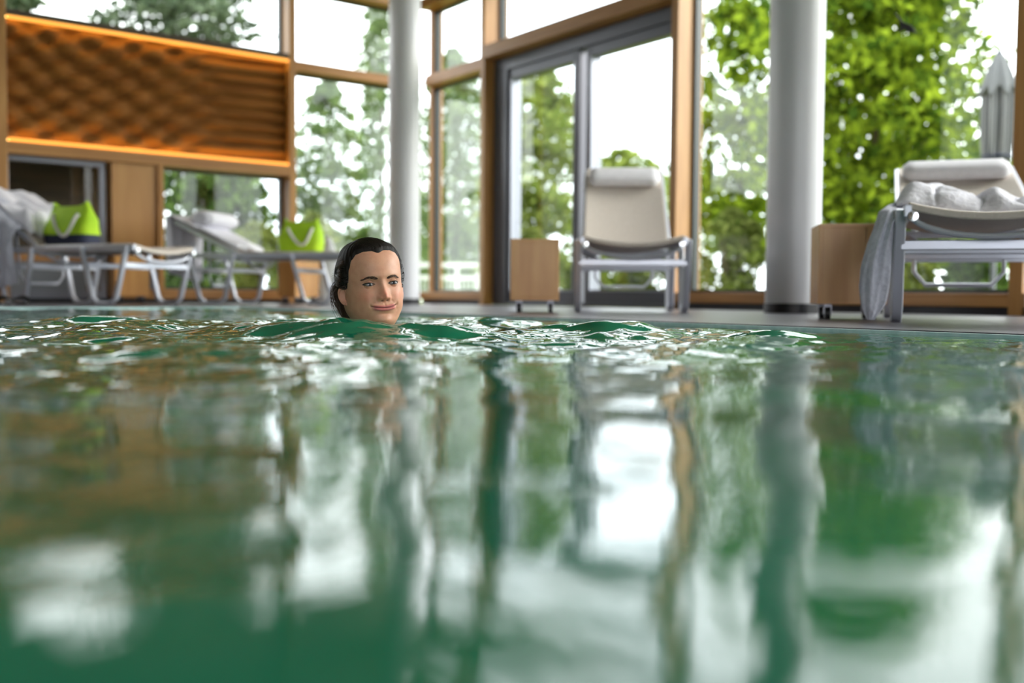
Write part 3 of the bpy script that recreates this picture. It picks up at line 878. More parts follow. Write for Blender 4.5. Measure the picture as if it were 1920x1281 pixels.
# B: chair behind the swimmer
BDEG, BLEN = 25, 0.64
axB = Vector((-0.98, 0.2, 0)).normalized(); wB_ = Vector((0.2, 0.98, 0)).normalized()
footB = Vector((-1.53, 7.8, 0)) - axB * 0.25 + wB_ * 0.33
B_, Bb = make_lounger(footB, axB, BDEG, 'reclining chair with a towel over its back, before the low pane', BLEN)

# ---------------------------------------------------------------- wooden cube tables on castors
def cube_table(px, d, rz, label, w=0.26, h0=0.062, h1=0.39, seam=None):
    c = place(px, d)
    e = empty('cube_table', c, rz, label, 'side table', 'wooden cube tables')
    t = 0.018; hw = w / 2
    mb = MB()
    mb.box(-hw, hw, -hw, hw, h1 - t, h1); mb.box(-hw, hw, -hw, hw, h0, h0 + t)
    mb.box(-hw, -hw + t, -hw, hw, h0 + t, h1 - t); mb.box(hw - t, hw, -hw, hw, h0 + t, h1 - t)
    mb.box(-hw + t, hw - t, hw - t, hw, h0 + t, h1 - t)
    mb.build('body', M['box_wood'], e, smooth=False, bevel=0.002)
    mb = MB()
    if seam is None: mb.box(-hw + t, hw - t, -hw, -hw + t, h0 + t, h1 - t)
    else:
        mb.box(-hw + t, seam - .0015, -hw, -hw + t, h0 + t, h1 - t); mb.box(seam + .0015, hw - t, -hw, -hw + t, h0 + t, h1 - t)
    mb.build('front_panel', M['box_wood'], e, smooth=False)
    for sx in (-1, 1):
        for sy in (-1, 1):
            cx, cy = sx * (hw - .045), sy * (hw - .045)
            mb = MB(); mb.bar([(cx, cy, h0), (cx, cy, h0 - .012)], 0.03, 0.03, up=(0, 1, 0)); mb.bar([(cx - .014, cy, h0 - .01), (cx - .014, cy, .02)], .004, .022, up=(0, 1, 0)); mb.bar([(cx + .014, cy, h0 - .01), (cx + .014, cy, .02)], .004, .022, up=(0, 1, 0))
            k = mb.build('castor', M['castor'], e)
            mb = MB(); mb.tube([(cx - .011, cy, .024), (cx + .011, cy, .024)], 0.024, 18)
            mb.build('wheel', M['rubber'], k)
    return e
cube_table(1003, 5.45, R(-2), 'wooden cube table on castors left of the middle chair')
cube_table(1588, 4.2, R(-10), 'wooden cube table on castors beside the hanging bathrobe', w=0.27, seam=.05)
cube_table(243, 8.05, R(30), 'wooden cube table behind the foot of the left chair', h0=.06, h1=.38)
cube_table(560, 9.0, R(48), 'wooden cube table behind the second chair', h0=.06, h1=.38)

# white cone lantern
lc = place(616, 9.15)
e = empty('floor_lantern', lc, 0, 'white bell shaped lantern behind the foot of the second chair', 'lantern')
mb = MB(); mb.lathe([(.15, 0), (.16, .02), (.155, .10), (.145, .22), (.125, .30), (.105, .36)], 32); mb.build('shell', M['lamp_white'], e)
mb = MB(); mb.lathe([(.115, .36), (.11, .375), (.05, .54), (.028, .60), (.012, .61)], 32); mb.build('cone_top', M['lamp_white'], e)

# ---------------------------------------------------------------- bags
def tote(parent_loc, rz, W, H, D, label, navy=True):
    e = empty('tote_bag', parent_loc, rz, label, 'bag', 'lime green tote bags')
    n = 40
    def ring(z, w, d, puck=0.0, sag_=0.0, seed=0):
        out = []
        for k in range(n):
            t = 2 * PI * k / n
            c, s = math.cos(t), math.sin(t)
            x = w / 2 * abs(c) ** .5 * (1 if c > 0 else -1); y = d / 2 * abs(s) ** .6 * (1 if s > 0 else -1)
            wob = 0.012 * noise.noise(Vector((x * 9 + seed, y * 9, z * 12)))
            out.append(Vector((x + wob, y * (1 - puck * abs(c) ** .3) + wob, z + sag_ * abs(c) ** 3)))
        return out
    zb = 0.0
    z1 = H * .26
    mb = MB(); mb.loft([ring(0, W * .90, D * .9), ring(.01, W * .96, D), ring(z1, W * .98, D)])
    b0 = mb.build('base', M['navy'] if navy else M['green_bag'], e, sharp=50)
    mb = MB()
    rr = [ring(z1 - .002, W, D * 1.02), ring(H * .4, W * .99, D), ring(H * .6, W * .93, D * .8, .1), ring(H * .78, W * .84, D * .55, .2, .015), ring(H * .92, W * .74, D * .35, .3, .035)]
    rr2 = [[p + Vector((0, 0, -.004)) for p in ring(H * .92, W * .70, D * .30, .3, .03)], ring(H * .6, W * .85, D * .66, .1)]
    mb.loft(rr + rr2, cap=False)
    mb.build('body', M['green_bag'], e, sharp=60)
    for sy in (-1, 1):
        pts = []
        for i in range(25):
            t = i / 24; a = t * PI
            x = -W * .28 + W * .56 * t + .01
            z = H * .72 - (H * .50 * math.sin(a) if sy < 0 else -H * .10 * math.sin(a))
            y = sy * (D * .36 + .03 * math.sin(a)) if sy < 0 else D * .28
            if sy < 0: y = -D * .30 - .5 * D * .5 * math.sin(a) ** .5
            pts.append((x + .03 * math.sin(a), y, z))
        mb = MB(); mb.tube(pts, 0.012, 8); mb.build('rope_handle', M['rope'], e)
    return e
def on_chair(E, x, y, z): 
    c, s = math.cos(E.rotation_euler.z), math.sin(E.rotation_euler.z)
    return Vector((E.location.x + x * c - y * s, E.location.y + x * s + y * c, z))
tote(on_chair(A_, -0.10, 0.80, ZR + 0.030), A_.rotation_euler.z - PI / 2, 0.45, 0.31, 0.20, 'lime green tote bag with navy base and white rope handles')
tote(on_chair(B_, 0.0, 0.52, ZR + 0.034), B_.rotation_euler.z - PI / 2 + R(4), 0.37, 0.27, 0.20, 'lime green bag on the chair behind the swimmer', navy=False)
def smooth(a, b, x):
    t = min(1, max(0, (x - a) / (b - a))); return t * t * (3 - 2 * t)
# ---------------------------------------------------------------- towels and bathrobe
def fold(x, y, s=1.0): return noise.noise(Vector((x * 7 * s, y * 5 * s, 0.3))) 
def drape(pathfn, nu, nv, name, m, parent, thick=0.008, amp=0.012, freq=7.0):
    """pathfn(u, v) -> (point, normal); u across, v along; folds run along v"""
    mb = MB()
    def f(u, v):
        p, n = pathfn(u, v)
        a = math.sin(u * freq * 2 * PI + 2.2 * math.sin(v * 2.1 + u * 3)) * 0.6 + noise.noise(Vector((u * 9, v * 3, 1.7)))
        return Vector(p) + Vector(n) * amp * a
    mb.grid(f, nu, nv)
    o = mb.build(name, m, parent, sharp=180)
    md = o.modifiers.new('thickness', 'SOLIDIFY'); md.thickness = thick; md.offset = 0
    return o
def chair_to_world(E, p):
    v = on_chair(E, p[0], p[1], p[2]); return v
def back_pt(x, t, lift, deg):     # point on the raised back of a chair, in chair coordinates
    c, s = math.cos(R(deg)), math.sin(R(deg))
    return Vector((x, HINGE + .02 + t * c - (lift) * s, ZR + .01 + t * s + (lift) * c))

# towel over the top of chair B's back: hangs down behind the far end
def towel_B():
    deg = BDEG; TOTAL = BLEN
    def f(u, v):
        x = -HW - 0.03 + u * (2 * HW + 0.05)
        # v 0..0.45 on the back, then over the top edge and straight down
        Ls = 0.22
        tot = Ls + 0.50 + 0.06 * u
        q = v * tot
        if q < Ls:
            p = back_pt(x, TOTAL - Ls + q, 0.045, deg); n = (0, 0, 1)
        else:
            top = back_pt(x, TOTAL + 0.01, 0.045, deg)
            r_ = q - Ls
            p = Vector((x * (1 - 0.25 * r_), top.y + 0.04 * min(1, r_ / .06) + .03 * r_, top.z - max(0, r_ - .03))); n = (0, 1, 0)
        return p, n
    e = empty('towel', (B_.location.x, B_.location.y, 0), B_.rotation_euler.z, 'white towel hanging over the raised back of the second chair', 'towel')
    drape(f, 60, 40, 'cloth', M['towel'], e, amp=0.018, freq=4)
    # folded part lying down the back towards the seat
    def g(u, v):
        x = -HW + 0.02 + u * (2 * HW - 0.08)
        t = 0.03 + 0.46 * v
        ed = min(1, min(u, 1 - u) / .15, min(v, 1 - v) / .12)
        return back_pt(x, t, 0.034 + 0.035 * math.sqrt(max(0, ed)), deg), (0, 0, 1)
    o = drape(g, 40, 40, 'folded_end', M['towel'], e, amp=0.010, freq=2)
towel_B()
# rolled towel on chair B
def roll_B():
    deg = BDEG
    c = back_pt(0, BLEN - .20, 0.12, deg)
    p = chair_to_world(B_, c)
    e = empty('rolled_towel', p, B_.rotation_euler.z, 'white rolled towel used as a cushion on the second chair', 'rolled towel')
    mb = MB(); n = 40; rings = []
    for i in range(25):
        t = i / 24 * 2 - 1
        rr = 0.072 * (1 - max(0, abs(t) - .86) / .14 * .45)
        rings.append([Vector((t * .25, (rr * 1.45 + .004 * math.sin(3 * a + t * 4)) * math.cos(a), rr * .92 * math.sin(a))) for a in [2 * PI * k / n for k in range(n)]])
    mb.loft(rings); mb.build('towel_roll', M['towel'], e, sharp=60)
    for sx in (-1, 1):
        mb = MB()
        sp = [(sx * .252, 1.3 * .05 * (k / 40) * math.cos(k * .42), .9 * .05 * (k / 40) * math.sin(k * .42)) for k in range(41)]
        mb.tube(sp, 0.005, 5)
        mb.build('rolled_edge', M['towel'], e)
roll_B()
# towel and gown over chair A's back
def towels_A():
    deg = 32
    e = empty('towel', (A_.location.x, A_.location.y, 0), A_.rotation_euler.z, 'crumpled white towel over the raised back of the left chair', 'towel')
    def f(u, v):
        x = -HW + 0.0 + u * (2 * HW - 0.06)
        q = 0.12 + v * 0.89
        if q < TOTAL:
            p = back_pt(x, q, 0.05, deg)
            heap = ZR + .05 + 0.25 * smooth(0.10, .24, q) + .03 * math.sin(q * 14 + u * 5) + .05 * q
            edge = min(1, min(u, 1 - u) / .10) ** .5
            p.z = max(p.z, p.z * (1 - edge) + heap * edge)
            return p, (0, -.3, 1)
        top = back_pt(x, TOTAL, 0.05, deg)
        return Vector((x, top.y + .05, top.z - (q - TOTAL))), (0, 1, 0)
    drape(f, 60, 60, 'cloth', M['towel'], e, amp=0.022, freq=3.2)
    g = empty('bathrobe', (A_.location.x, A_.location.y, 0), A_.rotation_euler.z, 'pale grey bathrobe hanging down the side of the left chair', 'bathrobe')
    # the local side that faces the camera is +x or -x: choose by distance
    sx = -1 if on_chair(A_, -HW, 1.3, 0).length < on_chair(A_, HW, 1.3, 0).length else 1
    def h(u, v):
        y = HINGE + .16 + u * 0.50
        top = ZR + .02 + (y - HINGE - .0) * math.tan(R(deg)) + 0.05
        drop = v * (top - 0.09 - 0.10 * abs(u - .35))
        x = sx * (HW + 0.045 + 0.02 * min(1, v * 4)) - sx * 0.12 * max(0, 1 - v * 9)
        yy = y + (0.5 - u) * 0.10 * math.sin(PI * min(1, v * 1.2))
        return Vector((x, yy, top + .02 - drop)), (1, 0, 0)
    drape(h, 70, 50, 'cloth', M['towel_grey'], g, amp=0.022, freq=3.5)
towels_A()
# bathrobe on chair D: a heap on the seat, and a long end hanging over the left rail to the deck
def robe_D():
    e = empty('bathrobe', (D_.location.x, D_.location.y, 0), D_.rotation_euler.z, 'white bathrobe heaped on the right chair, hanging down to the deck', 'bathrobe')
    def heap(u, v):
        x = -HW - 0.03 + u * 0.56; y = 0.22 + v * 0.60
        ed = min(1, min(u, 1 - u) / .22) ** .6 * min(1, min(v, 1 - v) / .25) ** .6
        base = ZR + .04 + sag(max(-HW, min(HW, x)), HW, .035)
        hh = ed * (0.085 + 0.03 * math.sin(u * 5 + 1) + .02 * math.sin(v * 6))
        crease = 0.020 * math.sin(11 * u + 5 * v + 3 * noise.noise(Vector((u * 3, v * 3, 0)))) + 0.045 * noise.noise(Vector((u * 5, v * 5, 4))) - 0.022 * math.exp(-(noise.noise(Vector((u * 4, v * 4, 9))) / .08) ** 2)
        return Vector((x, y, base + hh + crease * ed)), (0, 0, 1)
    o = drape(heap, 70, 60, 'heaped_cloth', M['towel'], e, amp=0.004, freq=3)
    # the long end hangs in front of the rail's left side down to the deck
    Mi = (Matrix.Translation(D_.location) @ Matrix.Rotation(D_.rotation_euler.z, 4, 'Z')).inverted()
    secs = [(392, 1690, 1722, 3.75, .05), (386, 1668, 1706, 3.68, .07), (396, 1650, 1690, 3.60, .08), (425, 1642, 1674, 3.57, .09), (455, 1630, 1671, 3.56, .09), (500, 1617, 1670, 3.56, .09), (540, 1613, 1667, 3.56, .08), (570, 1615, 1660, 3.55, .07), (588, 1620, 1648, 3.54, .05), (600, 1626, 1638, 3.53, .02)]
    rings = []; NS = 44; n = 56
    for i in range(NS + 1):
        q = i / NS * (len(secs) - 1); k = min(int(q), len(secs) - 2); t = q - k
        y, xl, xr, d, dep = [secs[k][j] + (secs[k + 1][j] - secs[k][j]) * t for j in range(5)]
        a_, b_ = P(xl, y, d), P(xr, y, d); c = (a_ + b_) / 2; hw = (b_ - a_).length / 2
        ring = []
        for m_ in range(n):
            an = 2 * PI * m_ / n
            rip = 1 + .16 * math.sin(5 * an + 1.2 * math.sin(i * .12)) + .10 * math.sin(9 * an + i * .09)
            x = hw * math.cos(an) * (1 + .25 * (rip - 1)); yy = dep / 2 * math.sin(an) * rip
            z = .012 * math.sin(an) * 0
            p = c + Vector((x, yy, z))
            if i < 9: p.z += .028 * math.sin(an) * (1 - i / 9)
            p.z = max(p.z, .004)
            ring.append(Mi @ p)
        rings.append(ring)
    mb = MB(); mb.loft(rings)
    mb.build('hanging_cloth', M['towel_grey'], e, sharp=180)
robe_D()
# dark shoes / bag under the left edge
def slipper(loc, rz, label):
    e = empty('slipper', loc, rz, label, 'slipper', 'dark slippers')
    def outline(t, g=1.0):
        a = 2 * PI * t
        y = 0.13 * math.sin(a); x = (0.042 + 0.010 * math.sin(a)) * math.cos(a)
        return x * g, y * g
    mb = MB(); mb.loft([[Vector((*outline(k / 28), z)) for k in range(28)] for z in (0, .018)])
    mb.build('sole', M['rubber'], e)
    mb = MB()
    mb.grid(lambda u, v: (0.052 * math.cos(PI * u), -0.0 + 0.10 * v - .02 * math.sin(PI * u), 0.014 + .045 * math.sin(PI * u) * (1 - .45 * v)), 14, 8)
    o = mb.build('upper', M['rubber'], e, solid=0.006)
slipper(place(6, 6.5), R(20), 'black slipper at the very left edge of the deck')
slipper(place(42, 6.75), R(35), 'black slipper nearer the legs of the left chair')

# ---------------------------------------------------------------- the swimmer
def lerp_tab(tab, z):
    if z >= tab[0][0]: return tab[0][1]
    for (z0, v0), (z1, v1) in zip(tab, tab[1:]):
        if z >= z1:
            t = (z0 - z) / (z0 - z1)
            return v0 + (v1 - v0) * t
    return tab[-1][1]
def catmull(tab, z):
    if z >= tab[0][0]: return tab[0][1]
    if z <= tab[-1][0]: return tab[-1][1]
    for i in range(len(tab) - 1):
        z0, v0 = tab[i]; z1, v1 = tab[i + 1]
        if z >= z1:
            h = z0 - z1; t = (z0 - z) / h
            def sl(k):
                if k <= 0: return (tab[1][1] - tab[0][1]) / (tab[0][0] - tab[1][0])
                if k >= len(tab) - 1: return (tab[-1][1] - tab[-2][1]) / (tab[-2][0] - tab[-1][0])
                return (tab[k + 1][1] - tab[k - 1][1]) / (tab[k - 1][0] - tab[k + 1][0])
            m0, m1 = sl(i) * h, sl(i + 1) * h
            return (2 * t**3 - 3 * t**2 + 1) * v0 + (t**3 - 2 * t**2 + t) * m0 + (-2 * t**3 + 3 * t**2) * v1 + (t**3 - t**2) * m1
DZ = 0.045
# z measured from the eye line; F front, B back, W half width
TF = [(.1120, .0), (.1105, .022), (.106, .042), (.096, .061), (.082, .0755), (.064, .0855), (.043, .0905), (.022, .0925), (0, .0890), (-.02, .0885), (-.045, .0885), (-.065, .0880), (-.083, .0855), (-.097, .0845), (-.106, .0770), (-.112, .0620), (-.120, .0480), (-.135, .0440), (-.17, .044)]
TB = [(.1120, .0), (.1105, .026), (.106, .050), (.096, .070), (.082, .085), (.064, .095), (.045, .101), (.022, .102), (0, .099), (-.02, .092), (-.045, .080), (-.065, .064), (-.083, .055), (-.097, .052), (-.106, .054), (-.112, .060), (-.120, .061), (-.135, .063), (-.17, .070)]
TW = [(.1120, .0), (.1105, .024), (.106, .043), (.096, .0595), (.082, .0695), (.064, .0755), (.043, .0770), (.022, .0768), (0, .0760), (-.02, .0765), (-.045, .0762), (-.065, .0738), (-.083, .0650), (-.095, .0570), (-.104, .0505), (-.112, .0470), (-.120, .0465), (-.135, .0480), (-.17, .056)]
def g2(x, z, cx, cz, sx, sz): return math.exp(-((x - cx) / sx) ** 2 - ((z - cz) / sz) ** 2)
EYE_X, EYE_Z, EYE_R = 0.0330, 0.0, 0.0125
EYE_Y = -0.0722
def lid_curves(ax):
    """upper and lower lid height at ax = position across the eye, -1 inner .. 1 outer"""
    c = max(0, 1 - abs(ax) ** 2.2)
    return EYE_Z + 0.0042 * c ** .75 + 0.0006 * ax, EYE_Z - 0.0036 * c ** .9 + 0.0006 * ax
LID_W = 0.0150
def face_feat(x, z):
    ax = abs(x); d = 0.0
    d -= 0.0085 * g2(ax, z, .032, .003, .0175, .0125)              # socket
    d -= 0.0030 * g2(ax, z, .014, .002, .007, .010)                # inner corner
    d += 0.0032 * g2(ax, z, .028, .0215, .022, .0085)              # brow ridge
    d += 0.0018 * g2(ax, z, 0, .022, .012, .009)
    # nose
    if -.0505 < z < .022:
        t = smooth(.018, -.030, z)
        hgt = .0026 + .0142 * t ** 1.45
        hgt *= smooth(-.0500, -.0360, z)
        hgt *= smooth(.022, .006, z)
        sx = .0082 + .0040 * t
        d += hgt * math.exp(-(abs(x) / sx) ** 2.0)
    d += 0.0048 * g2(x, z, 0, -.0320, .0092, .0072)                # tip
    d += 0.0070 * g2(ax, z, .0135, -.0375, .0058, .0058)           # wings
    d -= 0.0030 * g2(ax, z, .0068, -.0452, .0038, .0022)           # nostrils
    d -= 0.0016 * g2(ax, z, .0200, -.037, .003, .008)              # crease beside the wing
    # cheeks lifted by the smile
    d += 0.0070 * g2(ax, z, .047, -.030, .022, .019)
    d += 0.0038 * g2(ax, z, .041, -.052, .013, .014)
    # fold from nose to mouth corner
    fx = .021 + (-.043 - z) * .60
    if -.075 < z < -.040: d -= 0.0011 * math.exp(-((ax - fx) / .0040) ** 2) * math.sin(PI * (z + .075) / .035)
    # muzzle and lips
    d += 0.0040 * g2(ax, z, 0, -.064, .030, .020)
    zl = -.0630 + .0064 * (ax / .034) ** 2                         # mouth line, turned up at the corners
    fade = smooth(.0345, .022, ax)
    up = z - zl
    if up >= 0: d += fade * 0.0042 * math.exp(-((up - .0038) / .0034) ** 2) * (1 - .25 * math.exp(-(x / .003) ** 2))
    else: d += fade * 0.0050 * math.exp(-((up + .0046) / .0040) ** 2)
    d -= smooth(.037, .031, ax) * 0.0034 * math.exp(-(up / .0011) ** 2)
    d -= 0.0028 * g2(ax, z, .0358, zl, .0038, .0048)
    d -= 0.0010 * g2(x, z, 0, -.053, .0028, .005)                  # philtrum
    d -= 0.0030 * g2(ax, z, 0, -.0785, .018, .0045)
    d += 0.0045 * g2(ax, z, 0, -.0965, .017, .011)                 # chin
    d -= 0.0030 * g2(ax, z, .060, .030, .012, .020)                # temple
    d += 0.0010 * g2(ax, z, 0, .050, .035, .02)
    return d
def head_pt(th, z, off=0.0, feats=True):
    """th: 0 at the face, +-pi at the back"""
    F, B, W = catmull(TF, z), catmull(TB, z), catmull(TW, z)
    F, B, W = max(F, 0), max(B, 0), max(W, 0)
    s, c = math.sin(th), math.cos(th)
    n = 2.25 - .08 * smooth(-.04, -.10, z)
    D = F if c > 0 else B
    def pw(v, p): return math.copysign(abs(v) ** p, v)
    x = W * pw(s, 2 / n); y = -D * pw(c, 2 / n)
    if c > 0 and z < -.02:                                         # jaw narrows towards the chin
        k = smooth(-.02, -.09, z) * (1 - smooth(-.108, -.125, z))
        x *= 1 - 0.03 * k * c
    if c > 0 and feats:
        y -= face_feat(x, z) * smooth(0.0, 0.30, c)
    if off:
        L = math.hypot(x / max(W, .01) ** 2, y / max(D, .01) ** 2)
        nx, ny = (x / max(W, .01) ** 2 / max(L, 1e-6), y / max(D, .01) ** 2 / max(L, 1e-6))
        up = smooth(.03, .112, z)
        x += nx * off * (1 - .6 * up); y += ny * off * (1 - .6 * up)
        return Vector((x, y, z + off * up))
    return Vector((x, y, z))

def surf_y(x, z):
    """y of the face surface at lateral x, height z (front half)"""
    lo, hi = 0.0, PI / 2
    for _ in range(30):
        m_ = (lo + hi) / 2
        if head_pt(m_, z).x < abs(x): lo = m_
        else: hi = m_
    p = head_pt(lo, z)
    return p.y

# skin tone: one surface, coloured by an attribute (lips, brows, blush are the skin's own colours; shade in the recesses is painted in)
def skin_mat():
    m = mat('skin', (.6, .35, .25), .42)
    t = m.node_tree; b = t.nodes['Principled BSDF']
    a = t.nodes.new('ShaderNodeAttribute'); a.attribute_name = 'tone'
    n = t.nodes.new('ShaderNodeTexNoise'); n.inputs['Scale'].default_value = 60; n.inputs['Detail'].default_value = 4
    tc = t.nodes.new('ShaderNodeTexCoord'); t.links.new(tc.outputs['Object'], n.inputs['Vector'])
    mx = t.nodes.new('ShaderNodeMix'); mx.data_type = 'RGBA'; mx.blend_type = 'MULTIPLY'; mx.inputs[0].default_value = .35
    r_ = t.nodes.new('ShaderNodeValToRGB'); r_.color_ramp.elements[0].color = (.75, .62, .58, 1); r_.color_ramp.elements[0].position = .3; r_.color_ramp.elements[1].color = (1, 1, 1, 1); r_.color_ramp.elements[1].position = .6
    t.links.new(n.outputs['Fac'], r_.inputs[0]); t.links.new(a.outputs['Color'], mx.inputs[6]); t.links.new(r_.outputs[0], mx.inputs[7])
    t.links.new(mx.outputs[2], b.inputs['Base Color'])
    b.inputs['Subsurface Weight'].default_value = 0.25
    b.inputs['Subsurface Radius'].default_value = (0.012, 0.004, 0.002)
    b.inputs['Subsurface Scale'].default_value = 0.5
    b.inputs['Roughness'].default_value = 0.50
    bp = t.nodes.new('ShaderNodeBump'); bp.inputs['Strength'].default_value = .12; bp.inputs['Distance'].default_value = .001
    n2 = t.nodes.new('ShaderNodeTexNoise'); n2.inputs['Scale'].default_value = 400; t.links.new(tc.outputs['Object'], n2.inputs['Vector'])
    t.links.new(n2.outputs['Fac'], bp.inputs['Height']); t.links.new(bp.outputs[0], b.inputs['Normal'])
    return m
M['skin'] = skin_mat()
M['hair'] = mat('wet dark hair', (0.014, 0.009, 0.008), 0.36, spec=.6)
M['scalp_hair'] = mat('dark hair mass', (0.010, 0.007, 0.006), 0.6, spec=.2)
M['hair_brown'] = mat('dark brown hair', (0.065, 0.034, 0.020), 0.42, spec=.6)
M['lash'] = mat('lashes', (0.012, 0.008, 0.007), 0.5)
M['brow'] = mat('brow hair', (0.075, 0.040, 0.026), 0.8)
M['swimsuit'] = mat('black swimsuit', (0.012, 0.012, 0.014), 0.6)

def eye_mat():
    m = mat('eye', (.8, .8, .8), .08)
    t = m.node_tree; b = t.nodes['Principled BSDF']
    tc = t.nodes.new('ShaderNodeTexCoord'); sp = t.nodes.new('ShaderNodeSeparateXYZ'); t.links.new(tc.outputs['Object'], sp.inputs[0])
    v = t.nodes.new('ShaderNodeVectorMath'); v.operation = 'MULTIPLY'; v.inputs[1].default_value = (1, 0, 1)
    t.links.new(tc.outputs['Object'], v.inputs[0])
    ln = t.nodes.new('ShaderNodeVectorMath'); ln.operation = 'LENGTH'; t.links.new(v.outputs[0], ln.inputs[0])
    mul = t.nodes.new('ShaderNodeMath'); mul.operation = 'MULTIPLY'; mul.inputs[1].default_value = 100; t.links.new(ln.outputs['Value'], mul.inputs[0])
    r_ = t.nodes.new('ShaderNodeValToRGB'); r_.color_ramp.interpolation = 'LINEAR'
    e = r_.color_ramp.elements; e[0].position = .22; e[0].color = (.004, .004, .005, 1); e[1].position = .25; e[1].color = (.035, .04, .045, 1)
    e2 = e.new(.46); e2.color = (.05, .06, .07, 1); e3 = e.new(.54); e3.color = (.02, .025, .03, 1); e4 = e.new(.60); e4.color = (.27, .235, .22, 1)
    t.links.new(mul.outputs[0], r_.inputs[0]); t.links.new(r_.outputs[0], b.inputs['Base Color'])
    return m
M['eye'] = eye_mat()

SW_D = 2.65
EYES = P(714, 529, SW_D)
YAW = R(27)
HEAD_Y = 0.075
root_xy = P(694.5, 529, SW_D)
sw = None
def build_swimmer():
    # --- head and neck as one grid (rows in z, columns round)
    zs = list(np.linspace(.1118, .079, 12)) + list(np.linspace(.077, .030, 24)) + list(np.linspace(.028, -.112, 150)) + list(np.linspace(-.114, -.134, 8))
    nth = 300
    ths = []
    for k in range(nth):
        q = k / nth * 2 - 1                                        # -1..1
        ths.append(PI * (0.55 * q + 0.45 * q ** 3 if False else (abs(q) ** 1.35) * (1 if q > 0 else -1)))
    V = []; T = []
    def shaded_tone(x, y, z, c):
        col = np.array((.64, .335, .215))
        ax = abs(x)
        if c > 0:
            col = col * (1 - .10 * g2(ax, z, .042, -.030, .018, .014) * np.array((-.9, .9, .9)))
            col = col * (1 - .16 * g2(ax, z, 0, -.030, .010, .016) * np.array((-.5, 1, 1)))
            zl = -.0630 + .0064 * (ax / .034) ** 2
            up = z - zl; hw = smooth(.0335, .024, ax)
            lipk = 0
            if up >= 0: lipk = smooth(.0072 - .001 * math.exp(-(x / .003) ** 2), .0052, up) * hw * (1 if up < .0070 * (1 - (ax / .037) ** 2) + .001 else 0.2)
            else: lipk = smooth(-.0092, -.0070, up) * hw
            lipk = min(1, max(0, lipk))
            col = col * (1 - lipk) + np.array((.58, .19, .175)) * lipk
            ml = math.exp(-(up / .0010) ** 2) * smooth(.037, .033, ax)
            col = col * (1 - .75 * ml)  # shade of the crease between the lips, painted in
            col = col * (1 - .80 * min(1, 1.3 * g2(ax, z, .0068, -.0440, .0032, .0020)))  # nostril shade painted into the skin colour
            col = col * (1 - .26 * g2(ax, z, .033, .002, .019, .011))  # painted shade around the eye sockets
            col = col * (1 - .10 * g2(ax, z, .030, .012, .018, .006))  # painted shade on the upper lids
        return col
    for z in zs:
        for th in ths:
            p = head_pt(th, z)
            c = math.cos(th)
            if c > .2 and abs(p.z - EYE_Z) < .016:
                ax_ = (abs(p.x) - EYE_X)
                rr2 = EYE_R ** 2 - ax_ ** 2 - (p.z - EYE_Z) ** 2
                a = ax_ / LID_W
                zu, zd = lid_curves(max(-1, min(1, a)))
                if rr2 > 0:
                    ye = EYE_Y - math.sqrt(rr2)
                    inside = abs(a) < 1 and zd < p.z < zu
                    if inside:
                        p.y = max(p.y, ye + .0030)
                    else:
                        dist = 0 if abs(a) >= 1 else min(abs(p.z - zu), abs(p.z - zd))
                        k = smooth(.010, .0, dist) 
                        lid = ye - .0014
                        if abs(a) < 1.0: p.y = min(p.y, lid) if p.z > 0 else min(p.y, lid + .0002)
            V.append(p); T.append(shaded_tone(p.x, p.y, p.z, c))
    nz_ = len(zs)
    idx = np.arange(nz_ * nth).reshape(nz_, nth)
    F = []
    for i in range(nz_ - 1):
        for j in range(nth):
            k = (j + 1) % nth
            F.append((idx[i, j], idx[i, k], idx[i + 1, k], idx[i + 1, j]))
    # crown cap
    V.append(Vector((0, 0, .1122))); T.append(np.array((.64, .335, .215))); ci = len(V) - 1
    for j in range(nth): F.append((ci, idx[0, (j + 1) % nth], idx[0, j]))
    # --- torso: the same grid carries on from the neck; the body trails behind, almost level under water
    last = [V[idx[nz_ - 1, j]] for j in range(nth)]
    body = [  # centre (x, y, z), half width, half thickness, tilt of the section (0 = level section, 90 = upright)
        ((0, .022, -.178), .074, .060, 4), ((0, .026, -.190), .125, .066, 10), ((0, .034, -.204), .172, .076, 18), ((0, .052, -.222), .192, .088, 30),
        ((0, .090, -.245), .188, .098, 45), ((0, .150, -.268), .172, .104, 58), ((0, .230, -.290), .155, .100, 66), ((0, .320, -.310), .138, .090, 72),
        ((0, .410, -.325), .145, .092, 76), ((0, .490, -.335), .172, .104, 80), ((0, .560, -.345), .176, .106, 84), ((0, .610, -.352), .150, .090, 86), ((0, .640, -.356), .08, .05, 88)]
    prev_row = [idx[nz_ - 1, j] for j in range(nth)]
    for (c, w, d, tl) in body:
        c = (c[0], c[1], c[2] + DZ)
        ct, st = math.cos(R(tl)), math.sin(R(tl))
        row = []
        for j in range(nth):
            th = ths[j]
            sx_, cx_ = math.sin(th), math.cos(th)
            x = w * math.copysign(abs(sx_) ** .9, sx_); q = -d * math.copysign(abs(cx_) ** .9, cx_)
            V.append(Vector((c[0] + x, c[1] + q * ct, c[2] + q * st)))
            T.append(np.array((.64, .335, .215)))
            row.append(len(V) - 1)
        for j in range(nth):
            k = (j + 1) % nth
            F.append((prev_row[j], prev_row[k], row[k], row[j]))
        prev_row = row
    V.append(Vector((0, .655, -.357))); T.append(np.array((.64, .335, .215)))
    for j in range(nth): F.append((prev_row[j], prev_row[(j + 1) % nth], len(V) - 1))
    me = bpy.data.meshes.new('body')
    me.from_pydata([tuple(v) for v in V], [], F)
